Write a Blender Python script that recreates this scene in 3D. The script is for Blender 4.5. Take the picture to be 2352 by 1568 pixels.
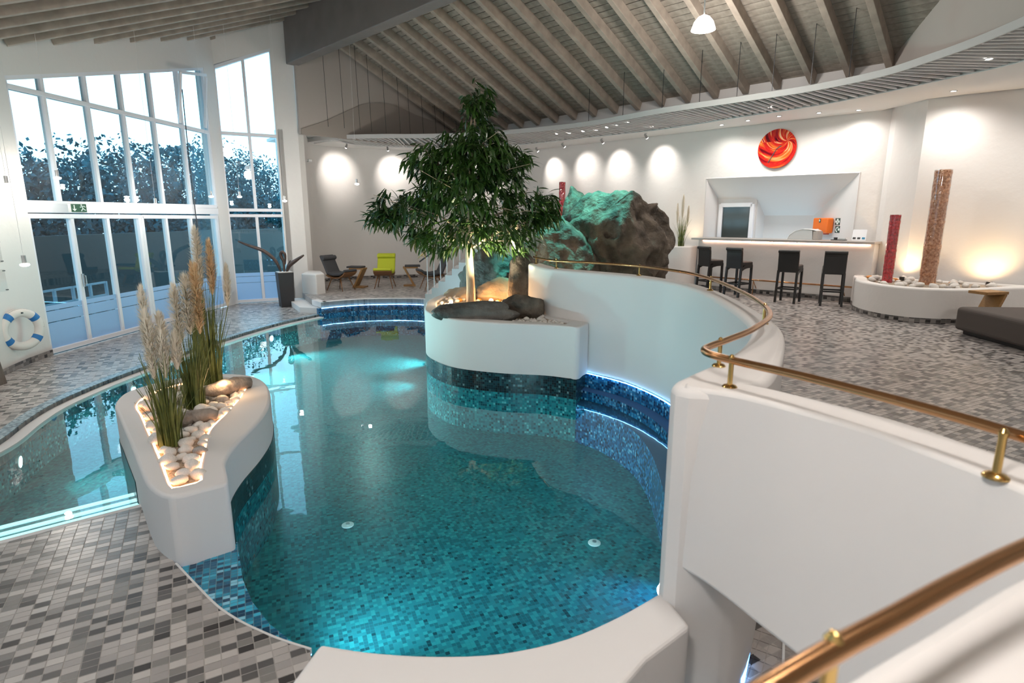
import bpy, bmesh, math, random
from mathutils import Vector, Matrix, noise
from mathutils.geometry import tessellate_polygon

for o in list(bpy.data.objects):
    bpy.data.objects.remove(o)
sc = bpy.context.scene
col = sc.collection
RND = random.Random(11)

# ---------------------------------------------------------------- camera
CAM_H = 2.15
cam = bpy.data.cameras.new('camera')
cam.sensor_width = 36.0
cam.lens = 36.0 * 1320.0 / 2352.0
cam.clip_start = 0.05
cam.clip_end = 300
cam_o = bpy.data.objects.new('camera', cam)
cam_o.location = (0, 0, CAM_H)
cam_o.rotation_euler = (math.radians(90 - 12.0), 0, 0)
col.objects.link(cam_o)
sc.camera = cam_o
cam.dof.use_dof = True
cam.dof.focus_distance = 7.5
cam.dof.aperture_fstop = 2.8

# ---------------------------------------------------------------- world: pale overcast evening sky
w = bpy.data.worlds.new('sky')
sc.world = w
w.use_nodes = True
wt = w.node_tree
wt.nodes.clear()
wo = wt.nodes.new('ShaderNodeOutputWorld')
bg = wt.nodes.new('ShaderNodeBackground')
wtc = wt.nodes.new('ShaderNodeTexCoord')
wsep = wt.nodes.new('ShaderNodeSeparateXYZ')
wramp = wt.nodes.new('ShaderNodeValToRGB')
wramp.color_ramp.elements[0].position = 0.0
wramp.color_ramp.elements[0].color = (0.52, 0.82, 1.0, 1)
wramp.color_ramp.elements[1].position = 0.6
wramp.color_ramp.elements[1].color = (0.36, 0.72, 1.0, 1)
wt.links.new(wtc.outputs['Generated'], wsep.inputs[0])
wt.links.new(wsep.outputs['Z'], wramp.inputs[0])
wt.links.new(wramp.outputs[0], bg.inputs[0])
wt.links.new(bg.outputs[0], wo.inputs[0])
bg.inputs[1].default_value = 4.6

vs = sc.view_settings
vs.view_transform = 'Standard'
vs.look = 'None'
vs.exposure = 0.0
vs.gamma = 1.0
vs.use_curve_mapping = False

# ---------------------------------------------------------------- levels (metres)
Z_TERR = 0.27      # lounge terrace
Z_BAR = 0.45       # bar floor
Z_WATER = -0.06
Z_POOL = -0.62
Z_SOF = 4.30
K = math.sqrt(0.5)

def SR(s, r, z=0.0):
    """building axes: s runs down the roof slope, r along the ridge"""
    return Vector((K * (s + r), K * (s - r), z))

# ---------------------------------------------------------------- material helpers
def mat_base(name):
    m = bpy.data.materials.new(name)
    m.use_nodes = True
    nt = m.node_tree
    b = nt.nodes['Principled BSDF']
    return m, nt, b

def N(nt, kind, **kw):
    n = nt.nodes.new(kind)
    for k, v in kw.items():
        setattr(n, k, v)
    return n

def pm(name, c, rough=0.5, metal=0.0, bump=None, var=None, spec=0.5, emit=None, coat=0.0, trans=0.0, stretch=(1, 1, 1)):
    m, nt, b = mat_base(name)
    b.inputs['Base Color'].default_value = (*c, 1)
    b.inputs['Roughness'].default_value = rough
    b.inputs['Metallic'].default_value = metal
    b.inputs['Specular IOR Level'].default_value = spec
    b.inputs['Coat Weight'].default_value = coat
    b.inputs['Transmission Weight'].default_value = trans
    if emit:
        b.inputs['Emission Color'].default_value = (*emit[0], 1)
        b.inputs['Emission Strength'].default_value = emit[1]
    tc = None
    def coords(scale):
        mp = N(nt, 'ShaderNodeMapping')
        mp.inputs['Scale'].default_value = [scale * q for q in stretch]
        t = N(nt, 'ShaderNodeTexCoord')
        nt.links.new(t.outputs['Object'], mp.inputs[0])
        return mp.outputs[0]
    if var:
        nz = N(nt, 'ShaderNodeTexNoise')
        nz.inputs['Scale'].default_value = 1.0
        nz.inputs['Detail'].default_value = 5
        nt.links.new(coords(var[0]), nz.inputs['Vector'])
        rp = N(nt, 'ShaderNodeValToRGB')
        rp.color_ramp.elements[0].position = 0.3
        rp.color_ramp.elements[1].position = 0.7
        rp.color_ramp.elements[0].color = (*[max(0, q * (1 - var[1])) for q in c], 1)
        c2 = var[2] if len(var) > 2 else [min(1, q * (1 + var[1])) for q in c]
        rp.color_ramp.elements[1].color = (*c2, 1)
        nt.links.new(nz.outputs['Fac'], rp.inputs[0])
        nt.links.new(rp.outputs[0], b.inputs['Base Color'])
    if bump:
        nz = N(nt, 'ShaderNodeTexNoise')
        nz.inputs['Scale'].default_value = 1.0
        nz.inputs['Detail'].default_value = 6
        nt.links.new(coords(bump[0]), nz.inputs['Vector'])
        bp = N(nt, 'ShaderNodeBump')
        bp.inputs['Strength'].default_value = bump[1]
        bp.inputs['Distance'].default_value = bump[2] if len(bump) > 2 else 0.02
        nt.links.new(nz.outputs['Fac'], bp.inputs['Height'])
        nt.links.new(bp.outputs[0], b.inputs['Normal'])
    return m

def mosaic(name, sx, sy, ang, stops, grout, rough=0.25, uv=False, gap=0.07, patch=0.0, spec=0.5, bump=0.0):
    """tile mosaic: every cell of a sx x sy grid draws its own colour from the stops"""
    m, nt, b = mat_base(name)
    L = nt.links.new
    if uv:
        src = N(nt, 'ShaderNodeUVMap').outputs[0]
    else:
        src = N(nt, 'ShaderNodeNewGeometry').outputs['Position']
    mp = N(nt, 'ShaderNodeMapping', vector_type='POINT')
    mp.inputs['Rotation'].default_value = (0, 0, -ang)
    L(src, mp.inputs[0])
    sca = N(nt, 'ShaderNodeVectorMath', operation='MULTIPLY')
    sca.inputs[1].default_value = (1 / sx, 1 / sy, 0)
    L(mp.outputs[0], sca.inputs[0])
    fl = N(nt, 'ShaderNodeVectorMath', operation='FLOOR')
    L(sca.outputs[0], fl.inputs[0])
    fr = N(nt, 'ShaderNodeVectorMath', operation='FRACTION')
    L(sca.outputs[0], fr.inputs[0])
    wn = N(nt, 'ShaderNodeTexWhiteNoise', noise_dimensions='2D')
    L(fl.outputs[0], wn.inputs['Vector'])
    val = wn.outputs['Value']
    if patch:
        nz = N(nt, 'ShaderNodeTexNoise')
        nz.inputs['Scale'].default_value = 0.22
        L(fl.outputs[0], nz.inputs['Vector'])
        mx = N(nt, 'ShaderNodeMix')
        mx.inputs[0].default_value = patch
        L(val, mx.inputs[2])
        L(nz.outputs['Fac'], mx.inputs[3])
        val = mx.outputs[0]
    rp = N(nt, 'ShaderNodeValToRGB')
    rp.color_ramp.interpolation = 'CONSTANT'
    els = rp.color_ramp.elements
    while len(els) < len(stops):
        els.new(0.5)
    for e, (p, c) in zip(els, stops):
        e.position = p
        e.color = (*c, 1)
    L(val, rp.inputs[0])
    sp = N(nt, 'ShaderNodeSeparateXYZ')
    L(fr.outputs[0], sp.inputs[0])
    gx = N(nt, 'ShaderNodeMath', operation='LESS_THAN')
    gy = N(nt, 'ShaderNodeMath', operation='LESS_THAN')
    gx.inputs[1].default_value = gap
    gy.inputs[1].default_value = gap * sx / sy
    L(sp.outputs['X'], gx.inputs[0])
    L(sp.outputs['Y'], gy.inputs[0])
    g = N(nt, 'ShaderNodeMath', operation='MAXIMUM')
    L(gx.outputs[0], g.inputs[0])
    L(gy.outputs[0], g.inputs[1])
    mx = N(nt, 'ShaderNodeMix', data_type='RGBA')
    L(g.outputs[0], mx.inputs[0])
    L(rp.outputs[0], mx.inputs[6])
    mx.inputs[7].default_value = (*grout, 1)
    L(mx.outputs[2], b.inputs['Base Color'])
    rr = N(nt, 'ShaderNodeMapRange')
    rr.inputs['To Min'].default_value = rough
    rr.inputs['To Max'].default_value = 0.8
    L(g.outputs[0], rr.inputs['Value'])
    L(rr.outputs[0], b.inputs['Roughness'])
    b.inputs['Specular IOR Level'].default_value = spec
    return m

def schlick(nt, f0, power=5.0):
    L = nt.links.new
    geo = N(nt, 'ShaderNodeNewGeometry')
    dt = N(nt, 'ShaderNodeVectorMath', operation='DOT_PRODUCT')
    L(geo.outputs['Normal'], dt.inputs[0])
    L(geo.outputs['Incoming'], dt.inputs[1])
    ab = N(nt, 'ShaderNodeMath', operation='ABSOLUTE')
    L(dt.outputs['Value'], ab.inputs[0])
    om = N(nt, 'ShaderNodeMath', operation='SUBTRACT')
    om.inputs[0].default_value = 1.0
    L(ab.outputs[0], om.inputs[1])
    pw = N(nt, 'ShaderNodeMath', operation='POWER')
    pw.inputs[1].default_value = power
    L(om.outputs[0], pw.inputs[0])
    ml = N(nt, 'ShaderNodeMath', operation='MULTIPLY_ADD')
    ml.inputs[1].default_value = 1 - f0
    ml.inputs[2].default_value = f0
    L(pw.outputs[0], ml.inputs[0])
    return ml.outputs[0]

def clear_mat(name, tint, f0, bump=None, rough=0.0, gloss=(1, 1, 1)):
    """thin clear layer (window glass, water surface): Fresnel mirror over see-through"""
    m, nt, b = mat_base(name)
    nt.nodes.remove(b)
    L = nt.links.new
    out = nt.nodes['Material Output']
    tr = N(nt, 'ShaderNodeBsdfTransparent')
    tr.inputs[0].default_value = (*tint, 1)
    gl = N(nt, 'ShaderNodeBsdfGlossy')
    gl.inputs['Color'].default_value = (*gloss, 1)
    gl.inputs['Roughness'].default_value = rough
    if bump:
        nz = N(nt, 'ShaderNodeTexNoise')
        nz.inputs['Scale'].default_value = bump[0]
        nz.inputs['Detail'].default_value = 2
        g2 = N(nt, 'ShaderNodeNewGeometry')
        L(g2.outputs['Position'], nz.inputs['Vector'])
        bp = N(nt, 'ShaderNodeBump')
        bp.inputs['Strength'].default_value = bump[1]
        bp.inputs['Distance'].default_value = bump[2]
        L(nz.outputs['Fac'], bp.inputs['Height'])
        L(bp.outputs[0], gl.inputs['Normal'])
    ms = N(nt, 'ShaderNodeMixShader')
    L(schlick(nt, f0), ms.inputs[0])
    L(tr.outputs[0], ms.inputs[1])
    L(gl.outputs[0], ms.inputs[2])
    L(ms.outputs[0], out.inputs[0])
    return m

def glow(name, c, strength):
    m, nt, b = mat_base(name)
    b.inputs['Base Color'].default_value = (0.8, 0.8, 0.8, 1)
    b.inputs['Emission Color'].default_value = (*c, 1)
    b.inputs['Emission Strength'].default_value = strength
    return m

# ---------------------------------------------------------------- materials
M = {}
M['plaster'] = pm('white plaster', (0.74, 0.71, 0.685), 0.85, bump=(5, 0.35, 0.03), spec=0.2)
M['plaster_smooth'] = pm('smooth white plaster', (0.68, 0.655, 0.645), 0.7, bump=(3, 0.12, 0.02), spec=0.25)
M['gable'] = pm('taupe gable paint', (0.46, 0.41, 0.375), 0.9, bump=(6, 0.2))
M['gable_dark'] = pm('darker taupe gable tone', (0.33, 0.285, 0.255), 0.9, bump=(6, 0.2))  # darker tone of the wavy band low on the gable
M['wood_white'] = pm('whitewashed timber', (0.40, 0.335, 0.28), 0.75, bump=(8, 0.2, 0.01), var=(5, 0.16), stretch=(1, 1, 1))
M['board'] = pm('whitewashed board', (0.30, 0.262, 0.222), 0.8, bump=(14, 0.3, 0.01), var=(7, 0.25))
M['beam'] = pm('grey painted beam', (0.20, 0.175, 0.165), 0.6, bump=(7, 0.15), var=(2, 0.1))
M['frame'] = pm('white frame lacquer', (0.78, 0.78, 0.82), 0.35)
M['frost'], _nt, _b = mat_base('frosted film')
_b.inputs['Base Color'].default_value = (0.50, 0.66, 0.82, 1)
_b.inputs['Roughness'].default_value = 0.6
_tl = N(_nt, 'ShaderNodeBsdfTranslucent'); _tl.inputs[0].default_value = (0.55, 0.76, 0.92, 1)
_mx = N(_nt, 'ShaderNodeMixShader'); _mx.inputs[0].default_value = 0.45
_nt.links.new(_b.outputs[0], _mx.inputs[1]); _nt.links.new(_tl.outputs[0], _mx.inputs[2])
_nt.links.new(_mx.outputs[0], _nt.nodes['Material Output'].inputs[0])
M['lattice'] = pm('white lacquered lattice', (0.80, 0.79, 0.78), 0.5)
M['void'] = pm('grey ceiling void', (0.20, 0.19, 0.18), 0.9)
M['lattice_rim'] = pm('grey white lattice rim', (0.46, 0.45, 0.44), 0.6)
M['lattice_shade'] = pm('painted shade above the lattice', (0.10, 0.096, 0.092), 0.9)  # dark sheet colour stands in for the shade above the slats
M['ceiling_white'] = pm('white ceiling paint', (0.88, 0.86, 0.84), 0.85, bump=(4, 0.1, 0.02))
M['joint'] = pm('dark board joint', (0.05, 0.045, 0.04), 0.95)
TILE_ANG = math.atan2(0.48, 0.87)
GREY = [(0.0, (0.042, 0.037, 0.037)), (0.16, (0.10, 0.092, 0.09)), (0.30, (0.21, 0.195, 0.185)), (0.44, (0.34, 0.31, 0.295)),
        (0.62, (0.41, 0.372, 0.352)), (0.82, (0.49, 0.45, 0.425))]
M['deck'] = mosaic('grey mosaic deck', 0.076, 0.052, TILE_ANG, GREY, (0.40, 0.37, 0.35), 0.3, gap=0.07, patch=0.12)
M['deck_uv'] = mosaic('grey mosaic skirting', 0.076, 0.052, 0, [(p, tuple(q * 0.6 for q in c)) for p, c in GREY], (0.2, 0.18, 0.17), 0.35, uv=True, gap=0.06)
TEAL = [(0.0, (0.006, 0.05, 0.07)), (0.13, (0.012, 0.115, 0.145)), (0.40, (0.016, 0.18, 0.21)), (0.72, (0.025, 0.25, 0.27)), (0.93, (0.12, 0.44, 0.46))]
M['pool_floor'] = mosaic('teal pool mosaic', 0.03, 0.03, math.radians(22), TEAL, (0.03, 0.24, 0.26), 0.3, gap=0.07, patch=0.2)
M['pool_wall'] = mosaic('teal wall mosaic', 0.03, 0.03, 0, TEAL, (0.02, 0.14, 0.15), 0.2, uv=True, gap=0.1)
BLUE = [(0.0, (0.005, 0.03, 0.09)), (0.2, (0.01, 0.08, 0.20)), (0.45, (0.015, 0.15, 0.34)), (0.75, (0.04, 0.27, 0.50)), (0.93, (0.20, 0.50, 0.72))]
TEAL_SHADE = [(0.0, (0.002, 0.008, 0.014)), (0.3, (0.004, 0.022, 0.032)), (0.6, (0.008, 0.045, 0.058)), (0.86, (0.02, 0.085, 0.10)), (0.96, (0.12, 0.24, 0.26))]  # teal tile darkened: shade above the water put into the colour
M['teal_shade_uv'] = mosaic('teal mosaic with painted shade', 0.03, 0.03, 0, TEAL_SHADE, (0.012, 0.035, 0.042), 0.2, uv=True, gap=0.1)
M['blue_uv'] = mosaic('blue wall mosaic', 0.03, 0.03, 0, BLUE, (0.02, 0.06, 0.12), 0.2, uv=True, gap=0.1)
M['blue'] = mosaic('blue ledge mosaic', 0.040, 0.03, math.radians(25), [(0.0, (0.006, 0.05, 0.11)), (0.18, (0.012, 0.11, 0.21)), (0.42, (0.02, 0.26, 0.42)), (0.74, (0.05, 0.42, 0.62)), (0.93, (0.25, 0.60, 0.78))], (0.16, 0.32, 0.40), 0.25, gap=0.09)
M['glass'] = clear_mat('window glass', (0.80, 0.89, 0.91), 0.075)
M['water'] = clear_mat('pool water', (0.72, 0.95, 0.96), 0.022, bump=(3.0, 0.15, 0.008))
M['brass'] = pm('polished brass', (0.62, 0.42, 0.16), 0.22, 1.0)
M['copper'] = pm('copper rail tube', (0.52, 0.275, 0.13), 0.22, 1.0)
M['led_blue'] = glow('cool white blue strip', (0.12, 0.42, 1.0), 9.0)
M['led_pool'] = glow('ice blue strip', (0.20, 0.55, 1.0), 18.0)
M['led_warm'] = glow('warm strip', (1.0, 0.48, 0.22), 14.0)
M['led_bar'] = glow('pinkish warm strip', (1.0, 0.62, 0.45), 14.0)
M['nosing_glow'] = glow('white nosing with added glow', (0.65, 1.0, 1.0), 0.9)  # white nosing given emission of its own so it reads as lit
M['bulb'] = glow('lamp glow', (1.0, 0.95, 0.9), 18.0)
M['bulb_warm'] = glow('warm lamp glow', (1.0, 0.6, 0.25), 25.0)
M['bulb_pool'] = glow('pool lamp glow', (0.8, 1.0, 0.95), 6.0)
M['steel'] = pm('brushed steel', (0.5, 0.5, 0.5), 0.35, 1.0)
M['dark_metal'] = pm('dark metal', (0.05, 0.05, 0.055), 0.4, 0.6)
M['black_leather'] = pm('black leather', (0.012, 0.011, 0.011), 0.42, bump=(60, 0.1, 0.002))
M['stool_leg'] = pm('black lacquered leg', (0.009, 0.008, 0.008), 0.4)
M['seat_tan'] = pm('tan leather top', (0.30, 0.23, 0.18), 0.5)
M['charcoal'] = pm('charcoal fabric', (0.05, 0.05, 0.055), 0.8, bump=(120, 0.15, 0.002))
M['lime'] = pm('lime green fabric', (0.46, 0.50, 0.02), 0.75, bump=(120, 0.1, 0.002))
M['walnut'] = pm('walnut veneer', (0.23, 0.105, 0.04), 0.45, var=(18, 0.3), stretch=(1, 8, 8))
M['oak'] = pm('honey oak', (0.30, 0.155, 0.05), 0.5, var=(16, 0.25), stretch=(1, 6, 6))
M['taupe_fabric'] = pm('taupe upholstery', (0.085, 0.068, 0.06), 0.85, bump=(90, 0.15, 0.003))
M['rock'] = pm('brown grey rock', (0.085, 0.066, 0.052), 0.75, bump=(7, 1.0, 0.09), var=(3.2, 0.6, (0.19, 0.15, 0.115)), spec=0.4)
M['rock_dark'] = pm('dark wet rock', (0.055, 0.05, 0.047), 0.6, bump=(10, 0.9, 0.05), var=(3, 0.5, (0.13, 0.115, 0.10)))
M['rock_tan'] = pm('sand coloured rock', (0.42, 0.31, 0.21), 0.8, bump=(9, 0.7, 0.04), var=(3, 0.35))
M['pebble'] = pm('white pebble', (0.70, 0.66, 0.62), 0.6, bump=(30, 0.2, 0.004), var=(9, 0.15))
M['pebble_grey'] = pm('grey pebble', (0.36, 0.33, 0.31), 0.65, bump=(30, 0.3, 0.004), var=(9, 0.3))
M['pebble_amber'] = pm('amber stone', (0.62, 0.25, 0.06), 0.35, var=(12, 0.4))
M['gravel'] = pm('gravel bed', (0.42, 0.34, 0.26), 0.9, bump=(60, 1.0, 0.02), var=(45, 0.5))
M['bark'] = pm('pale bark', (0.52, 0.40, 0.29), 0.8, bump=(25, 0.6, 0.02), var=(14, 0.35), stretch=(1, 1, 0.3))
M['leaf'] = pm('dark glossy leaf', (0.020, 0.062, 0.011), 0.36, var=(2.5, 0.5, (0.05, 0.12, 0.018)))
M['blade'] = pm('grass blade', (0.085, 0.15, 0.028), 0.55, var=(9, 0.55, (0.22, 0.24, 0.06)))
M['plume'] = pm('cream pampas plume', (0.90, 0.79, 0.63), 0.95, var=(5, 0.12, (0.96, 0.90, 0.78)))
M['plume_tan'] = pm('tan pampas plume', (0.82, 0.58, 0.33), 0.95, var=(5, 0.15))
M['driftwood'] = pm('grey driftwood', (0.26, 0.22, 0.19), 0.85, bump=(14, 0.8, 0.03), var=(10, 0.4), stretch=(1, 1, 1))
M['anthracite'] = pm('anthracite planter', (0.030, 0.028, 0.030), 0.5)
M['dry_leaf'] = pm('dark dried pod', (0.055, 0.03, 0.022), 0.4, var=(9, 0.6))
M['red_glass'] = pm('red shard column', (0.72, 0.012, 0.03), 0.18, bump=(55, 0.9, 0.03), var=(26, 0.5, (0.98, 0.06, 0.08)), coat=0.6)
M['amber_glass'] = pm('amber shard column', (0.74, 0.23, 0.07), 0.22, bump=(60, 0.9, 0.03), var=(26, 0.45, (1.0, 0.55, 0.32)), coat=0.6)
M['acrylic'] = clear_mat('clear acrylic tube', (0.93, 0.93, 0.93), 0.045)
M['orange'] = pm('orange plastic', (0.80, 0.16, 0.012), 0.45)
M['white_plastic'] = pm('white plastic', (0.82, 0.82, 0.82), 0.4)
M['cream_ring'] = pm('cream buoy shell', (0.74, 0.70, 0.66), 0.5)
M['blue_band'] = pm('blue band', (0.02, 0.17, 0.45), 0.6)
M['rope'] = pm('grey rope', (0.4, 0.36, 0.32), 0.9)
M['sign_green'] = pm('sign green', (0.008, 0.09, 0.045), 0.4)
M['sign_dark'] = pm('sign dark green', (0.03, 0.075, 0.065), 0.4)
M['sign_white'] = pm('sign white', (0.75, 0.85, 0.80), 0.5)
M['ink'] = pm('printed ink', (0.06, 0.06, 0.06), 0.7)
M['paper'] = pm('print white', (0.8, 0.81, 0.84), 0.6)
M['ink_blue'] = pm('print blue', (0.05, 0.25, 0.42), 0.6)
M['counter'] = pm('pale stone worktop', (0.42, 0.38, 0.35), 0.35)
M['grey_plastic'] = pm('pale grey plastic', (0.55, 0.57, 0.57), 0.35)
M['grey_wood'] = pm('weathered post', (0.14, 0.115, 0.10), 0.8, var=(12, 0.3), stretch=(1, 1, 0.1))
M['foliage'] = pm('garden foliage', (0.0015, 0.035, 0.05), 0.8, var=(1.4, 0.7, (0.003, 0.10, 0.135)))
M['lawn'] = pm('garden ground', (0.012, 0.02, 0.02), 0.95, var=(2, 0.5))
M['garden_wall'] = pm('rendered garden wall', (0.022, 0.036, 0.038), 0.9, bump=(6, 0.4))
M['rail_white'] = pm('white steel railing', (0.28, 0.42, 0.52), 0.4)

# ---------------------------------------------------------------- geometry helpers
class G:
    """collects faces, then links them as ONE mesh object"""
    def __init__(self):
        self.v = []; self.f = []; self.uv = {}
    def add(self, vs, fs):
        n = len(self.v)
        self.v += [tuple(p) for p in vs]
        self.f += [tuple(i + n for i in q) for q in fs]
        return self
    def box(self, c, size, rz=0.0, mat=None):
        sx, sy, sz = [q / 2 for q in size]
        rot = mat if mat is not None else Matrix.Rotation(rz, 3, 'Z')
        vs = [Vector(c) + rot @ Vector((x, y, z)) for x in (-sx, sx) for y in (-sy, sy) for z in (-sz, sz)]
        return self.add(vs, [(0, 1, 3, 2), (4, 6, 7, 5), (0, 4, 5, 1), (2, 3, 7, 6), (0, 2, 6, 4), (1, 5, 7, 3)])
    def bar(self, a, b, wdt, hgt, up=(0, 0, 1)):
        a = Vector(a); b = Vector(b)
        d = (b - a).normalized()
        u = Vector(up)
        side = d.cross(u)
        if side.length < 1e-4:
            side = d.cross(Vector((1, 0, 0)))
        side.normalize()
        u = side.cross(d).normalized()
        vs = []
        for p in (a, b):
            for i, j in ((-1, -1), (1, -1), (1, 1), (-1, 1)):
                vs.append(p + side * (i * wdt / 2) + u * (j * hgt / 2))
        return self.add(vs, [(3, 2, 1, 0), (4, 5, 6, 7), (0, 1, 5, 4), (1, 2, 6, 5), (2, 3, 7, 6), (3, 0, 4, 7)])
    def tube(self, pts, r, n=10, cap=True):
        pts = [Vector(p) for p in pts]
        rs = r if isinstance(r, (list, tuple)) else [r] * len(pts)
        vs = []; fs = []
        pu = None
        for i, p in enumerate(pts):
            d = (pts[min(i + 1, len(pts) - 1)] - pts[max(i - 1, 0)]).normalized()
            if pu is None:
                pu = d.orthogonal().normalized()
            pu = (pu - d * pu.dot(d)).normalized()
            s = d.cross(pu)
            for k in range(n):
                a = 2 * math.pi * k / n
                vs.append(p + (pu * math.cos(a) + s * math.sin(a)) * rs[i])
        for i in range(len(pts) - 1):
            for k in range(n):
                k2 = (k + 1) % n
                fs.append((i * n + k, i * n + k2, (i + 1) * n + k2, (i + 1) * n + k))
        if cap:
            fs.append(tuple(range(n - 1, -1, -1)))
            fs.append(tuple((len(pts) - 1) * n + k for k in range(n)))
        return self.add(vs, fs)
    def lathe(self, prof, c=(0, 0, 0), n=24, cap=True):
        vs = []; fs = []
        for r, z in prof:
            for k in range(n):
                a = 2 * math.pi * k / n
                vs.append((c[0] + r * math.cos(a), c[1] + r * math.sin(a), c[2] + z))
        for i in range(len(prof) - 1):
            for k in range(n):
                k2 = (k + 1) % n
                fs.append((i * n + k, i * n + k2, (i + 1) * n + k2, (i + 1) * n + k))
        if cap:
            fs.append(tuple(range(n - 1, -1, -1)))
            fs.append(tuple((len(prof) - 1) * n + k for k in range(n)))
        return self.add(vs, fs)
    def prism(self, poly, z0, z1):
        poly = [Vector((p[0], p[1], 0)) for p in poly]
        area = sum(poly[i].x * poly[(i + 1) % len(poly)].y - poly[(i + 1) % len(poly)].x * poly[i].y for i in range(len(poly)))
        if area < 0:
            poly = poly[::-1]
        n = len(poly)
        vs = [(p.x, p.y, z0) for p in poly] + [(p.x, p.y, z1) for p in poly]
        fs = [tuple(range(n, 2 * n)), tuple(range(n - 1, -1, -1))]
        for i in range(n):
            j = (i + 1) % n
            fs.append((i, j, j + n, i + n))
        return self.add(vs, fs)
    def ribbon(self, path, z0, z1, t, closed=False, side=1):
        """wall following a plan path; t = thickness to one side; UV = arc length, height"""
        P = [Vector((p[0], p[1], 0)) for p in path]
        n = len(P)
        off = []
        for i in range(n):
            if closed:
                a, b = P[i - 1], P[(i + 1) % n]
            else:
                a, b = P[max(i - 1, 0)], P[min(i + 1, n - 1)]
            d = (b - a).normalized()
            off.append(P[i] + Vector((-d.y, d.x, 0)) * t * side)
        arc = [0.0]
        for i in range(1, n + 1):
            arc.append(arc[-1] + (P[i % n] - P[i - 1]).length)
        base = len(self.v)
        vs = []
        zf0 = z0 if callable(z0) else (lambda q: z0)
        zf1 = z1 if callable(z1) else (lambda q: z1)
        for i in range(n):
            for q, zf in ((P[i], zf0), (P[i], zf1), (off[i], zf1), (off[i], zf0)):
                vs.append((q.x, q.y, zf(q)))
        fs = []
        m = n if closed else n - 1
        for i in range(m):
            j = (i + 1) % n
            for k in range(4):
                k2 = (k + 1) % 4
                fs.append((i * 4 + k, i * 4 + k2, j * 4 + k2, j * 4 + k))
                u0, u1 = arc[i], arc[i + 1]
                self.uv[len(self.f) + len(fs) - 1] = [(u0, vs[i * 4 + k][2]), (u0, vs[i * 4 + k2][2]), (u1, vs[j * 4 + k2][2]), (u1, vs[j * 4 + k][2])]
        if not closed:
            fs.append((3, 2, 1, 0))
            e = (n - 1) * 4
            fs.append((e, e + 1, e + 2, e + 3))
        return self.add(vs, fs)
    def build(self, name, mat, parent=None, smooth=False, bevel=0.0, seg=2, fix=True, ang=35):
        me = bpy.data.meshes.new(name)
        me.from_pydata(self.v, [], self.f)
        if self.uv:
            ul = me.uv_layers.new(name='UVMap')
            for pi, poly in enumerate(me.polygons):
                q = self.uv.get(pi)
                if q:
                    for li, c in zip(poly.loop_indices, q):
                        ul.data[li].uv = c
        if fix:
            bm = bmesh.new(); bm.from_mesh(me)
            bmesh.ops.recalc_face_normals(bm, faces=bm.faces)
            bm.to_mesh(me); bm.free()
        if smooth:
            me.polygons.foreach_set('use_smooth', [True] * len(me.polygons))
            if smooth == 'angle':
                me.set_sharp_from_angle(angle=math.radians(ang))
        me.materials.append(M[mat] if isinstance(mat, str) else mat)
        o = bpy.data.objects.new(name, me)
        col.objects.link(o)
        if parent is not None:
            o.parent = parent
        if bevel:
            b = o.modifiers.new('bevel', 'BEVEL')
            b.width = bevel; b.segments = seg; b.limit_method = 'ANGLE'
            b.angle_limit = math.radians(40)
        return o

def tag(o, label=None, cat=None, group=None, kind=None):
    if label: o['label'] = label
    if cat: o['category'] = cat
    if group: o['group'] = group
    if kind: o['kind'] = kind
    return o

def thing(name, label, cat, loc=(0, 0, 0), rz=0.0, group=None):
    o = bpy.data.objects.new(name, None)
    o.empty_display_size = 0.1
    o.location = loc
    o.rotation_euler = (0, 0, rz)
    col.objects.link(o)
    return tag(o, label, cat, group)

def struct(o, label=None):
    return tag(o, label, None, None, 'structure')

def copy_tree(o, parent=None):
    c = o.copy()
    col.objects.link(c)
    if parent is not None:
        c.parent = parent
    for ch in o.children:
        copy_tree(ch, c)
    return c

def catmull(pts, k=6, closed=False):
    P = [Vector(p) for p in pts]
    n = len(P); out = []
    rng = n if closed else n - 1
    for i in range(rng):
        if closed:
            a, b, c, d = P[i - 1], P[i], P[(i + 1) % n], P[(i + 2) % n]
        else:
            a, b, c, d = P[max(i - 1, 0)], P[i], P[i + 1], P[min(i + 2, n - 1)]
        for j in range(k):
            t = j / k
            out.append(0.5 * ((2 * b) + (c - a) * t + (2 * a - 5 * b + 4 * c - d) * t * t + (3 * b - a - 3 * c + d) * t ** 3))
    if not closed:
        out.append(P[-1])
    return out

def lamp(kind, name, loc, power, color=(1, 1, 1), size=0.05, parent=None, target=None, angle=60, blend=0.4, shape=None):
    d = bpy.data.lights.new(name, kind)
    d.energy = power
    d.color = color
    if kind == 'AREA':
        d.size = size
        if shape:
            d.shape = 'RECTANGLE'; d.size, d.size_y = shape
    else:
        d.shadow_soft_size = size
    if kind == 'SPOT':
        d.spot_size = math.radians(angle); d.spot_blend = blend
    o = bpy.data.objects.new(name, d)
    o.location = loc
    if target is not None:
        o.rotation_euler = (Vector(target) - Vector(loc)).to_track_quat('-Z', 'Y').to_euler()
    col.objects.link(o)
    if parent is not None:
        o.parent = parent
        o.matrix_parent_inverse = Matrix.Translation(-Vector(parent.location)) if parent.rotation_euler[2] == 0 else parent.matrix_basis.inverted()
    return o

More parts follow.
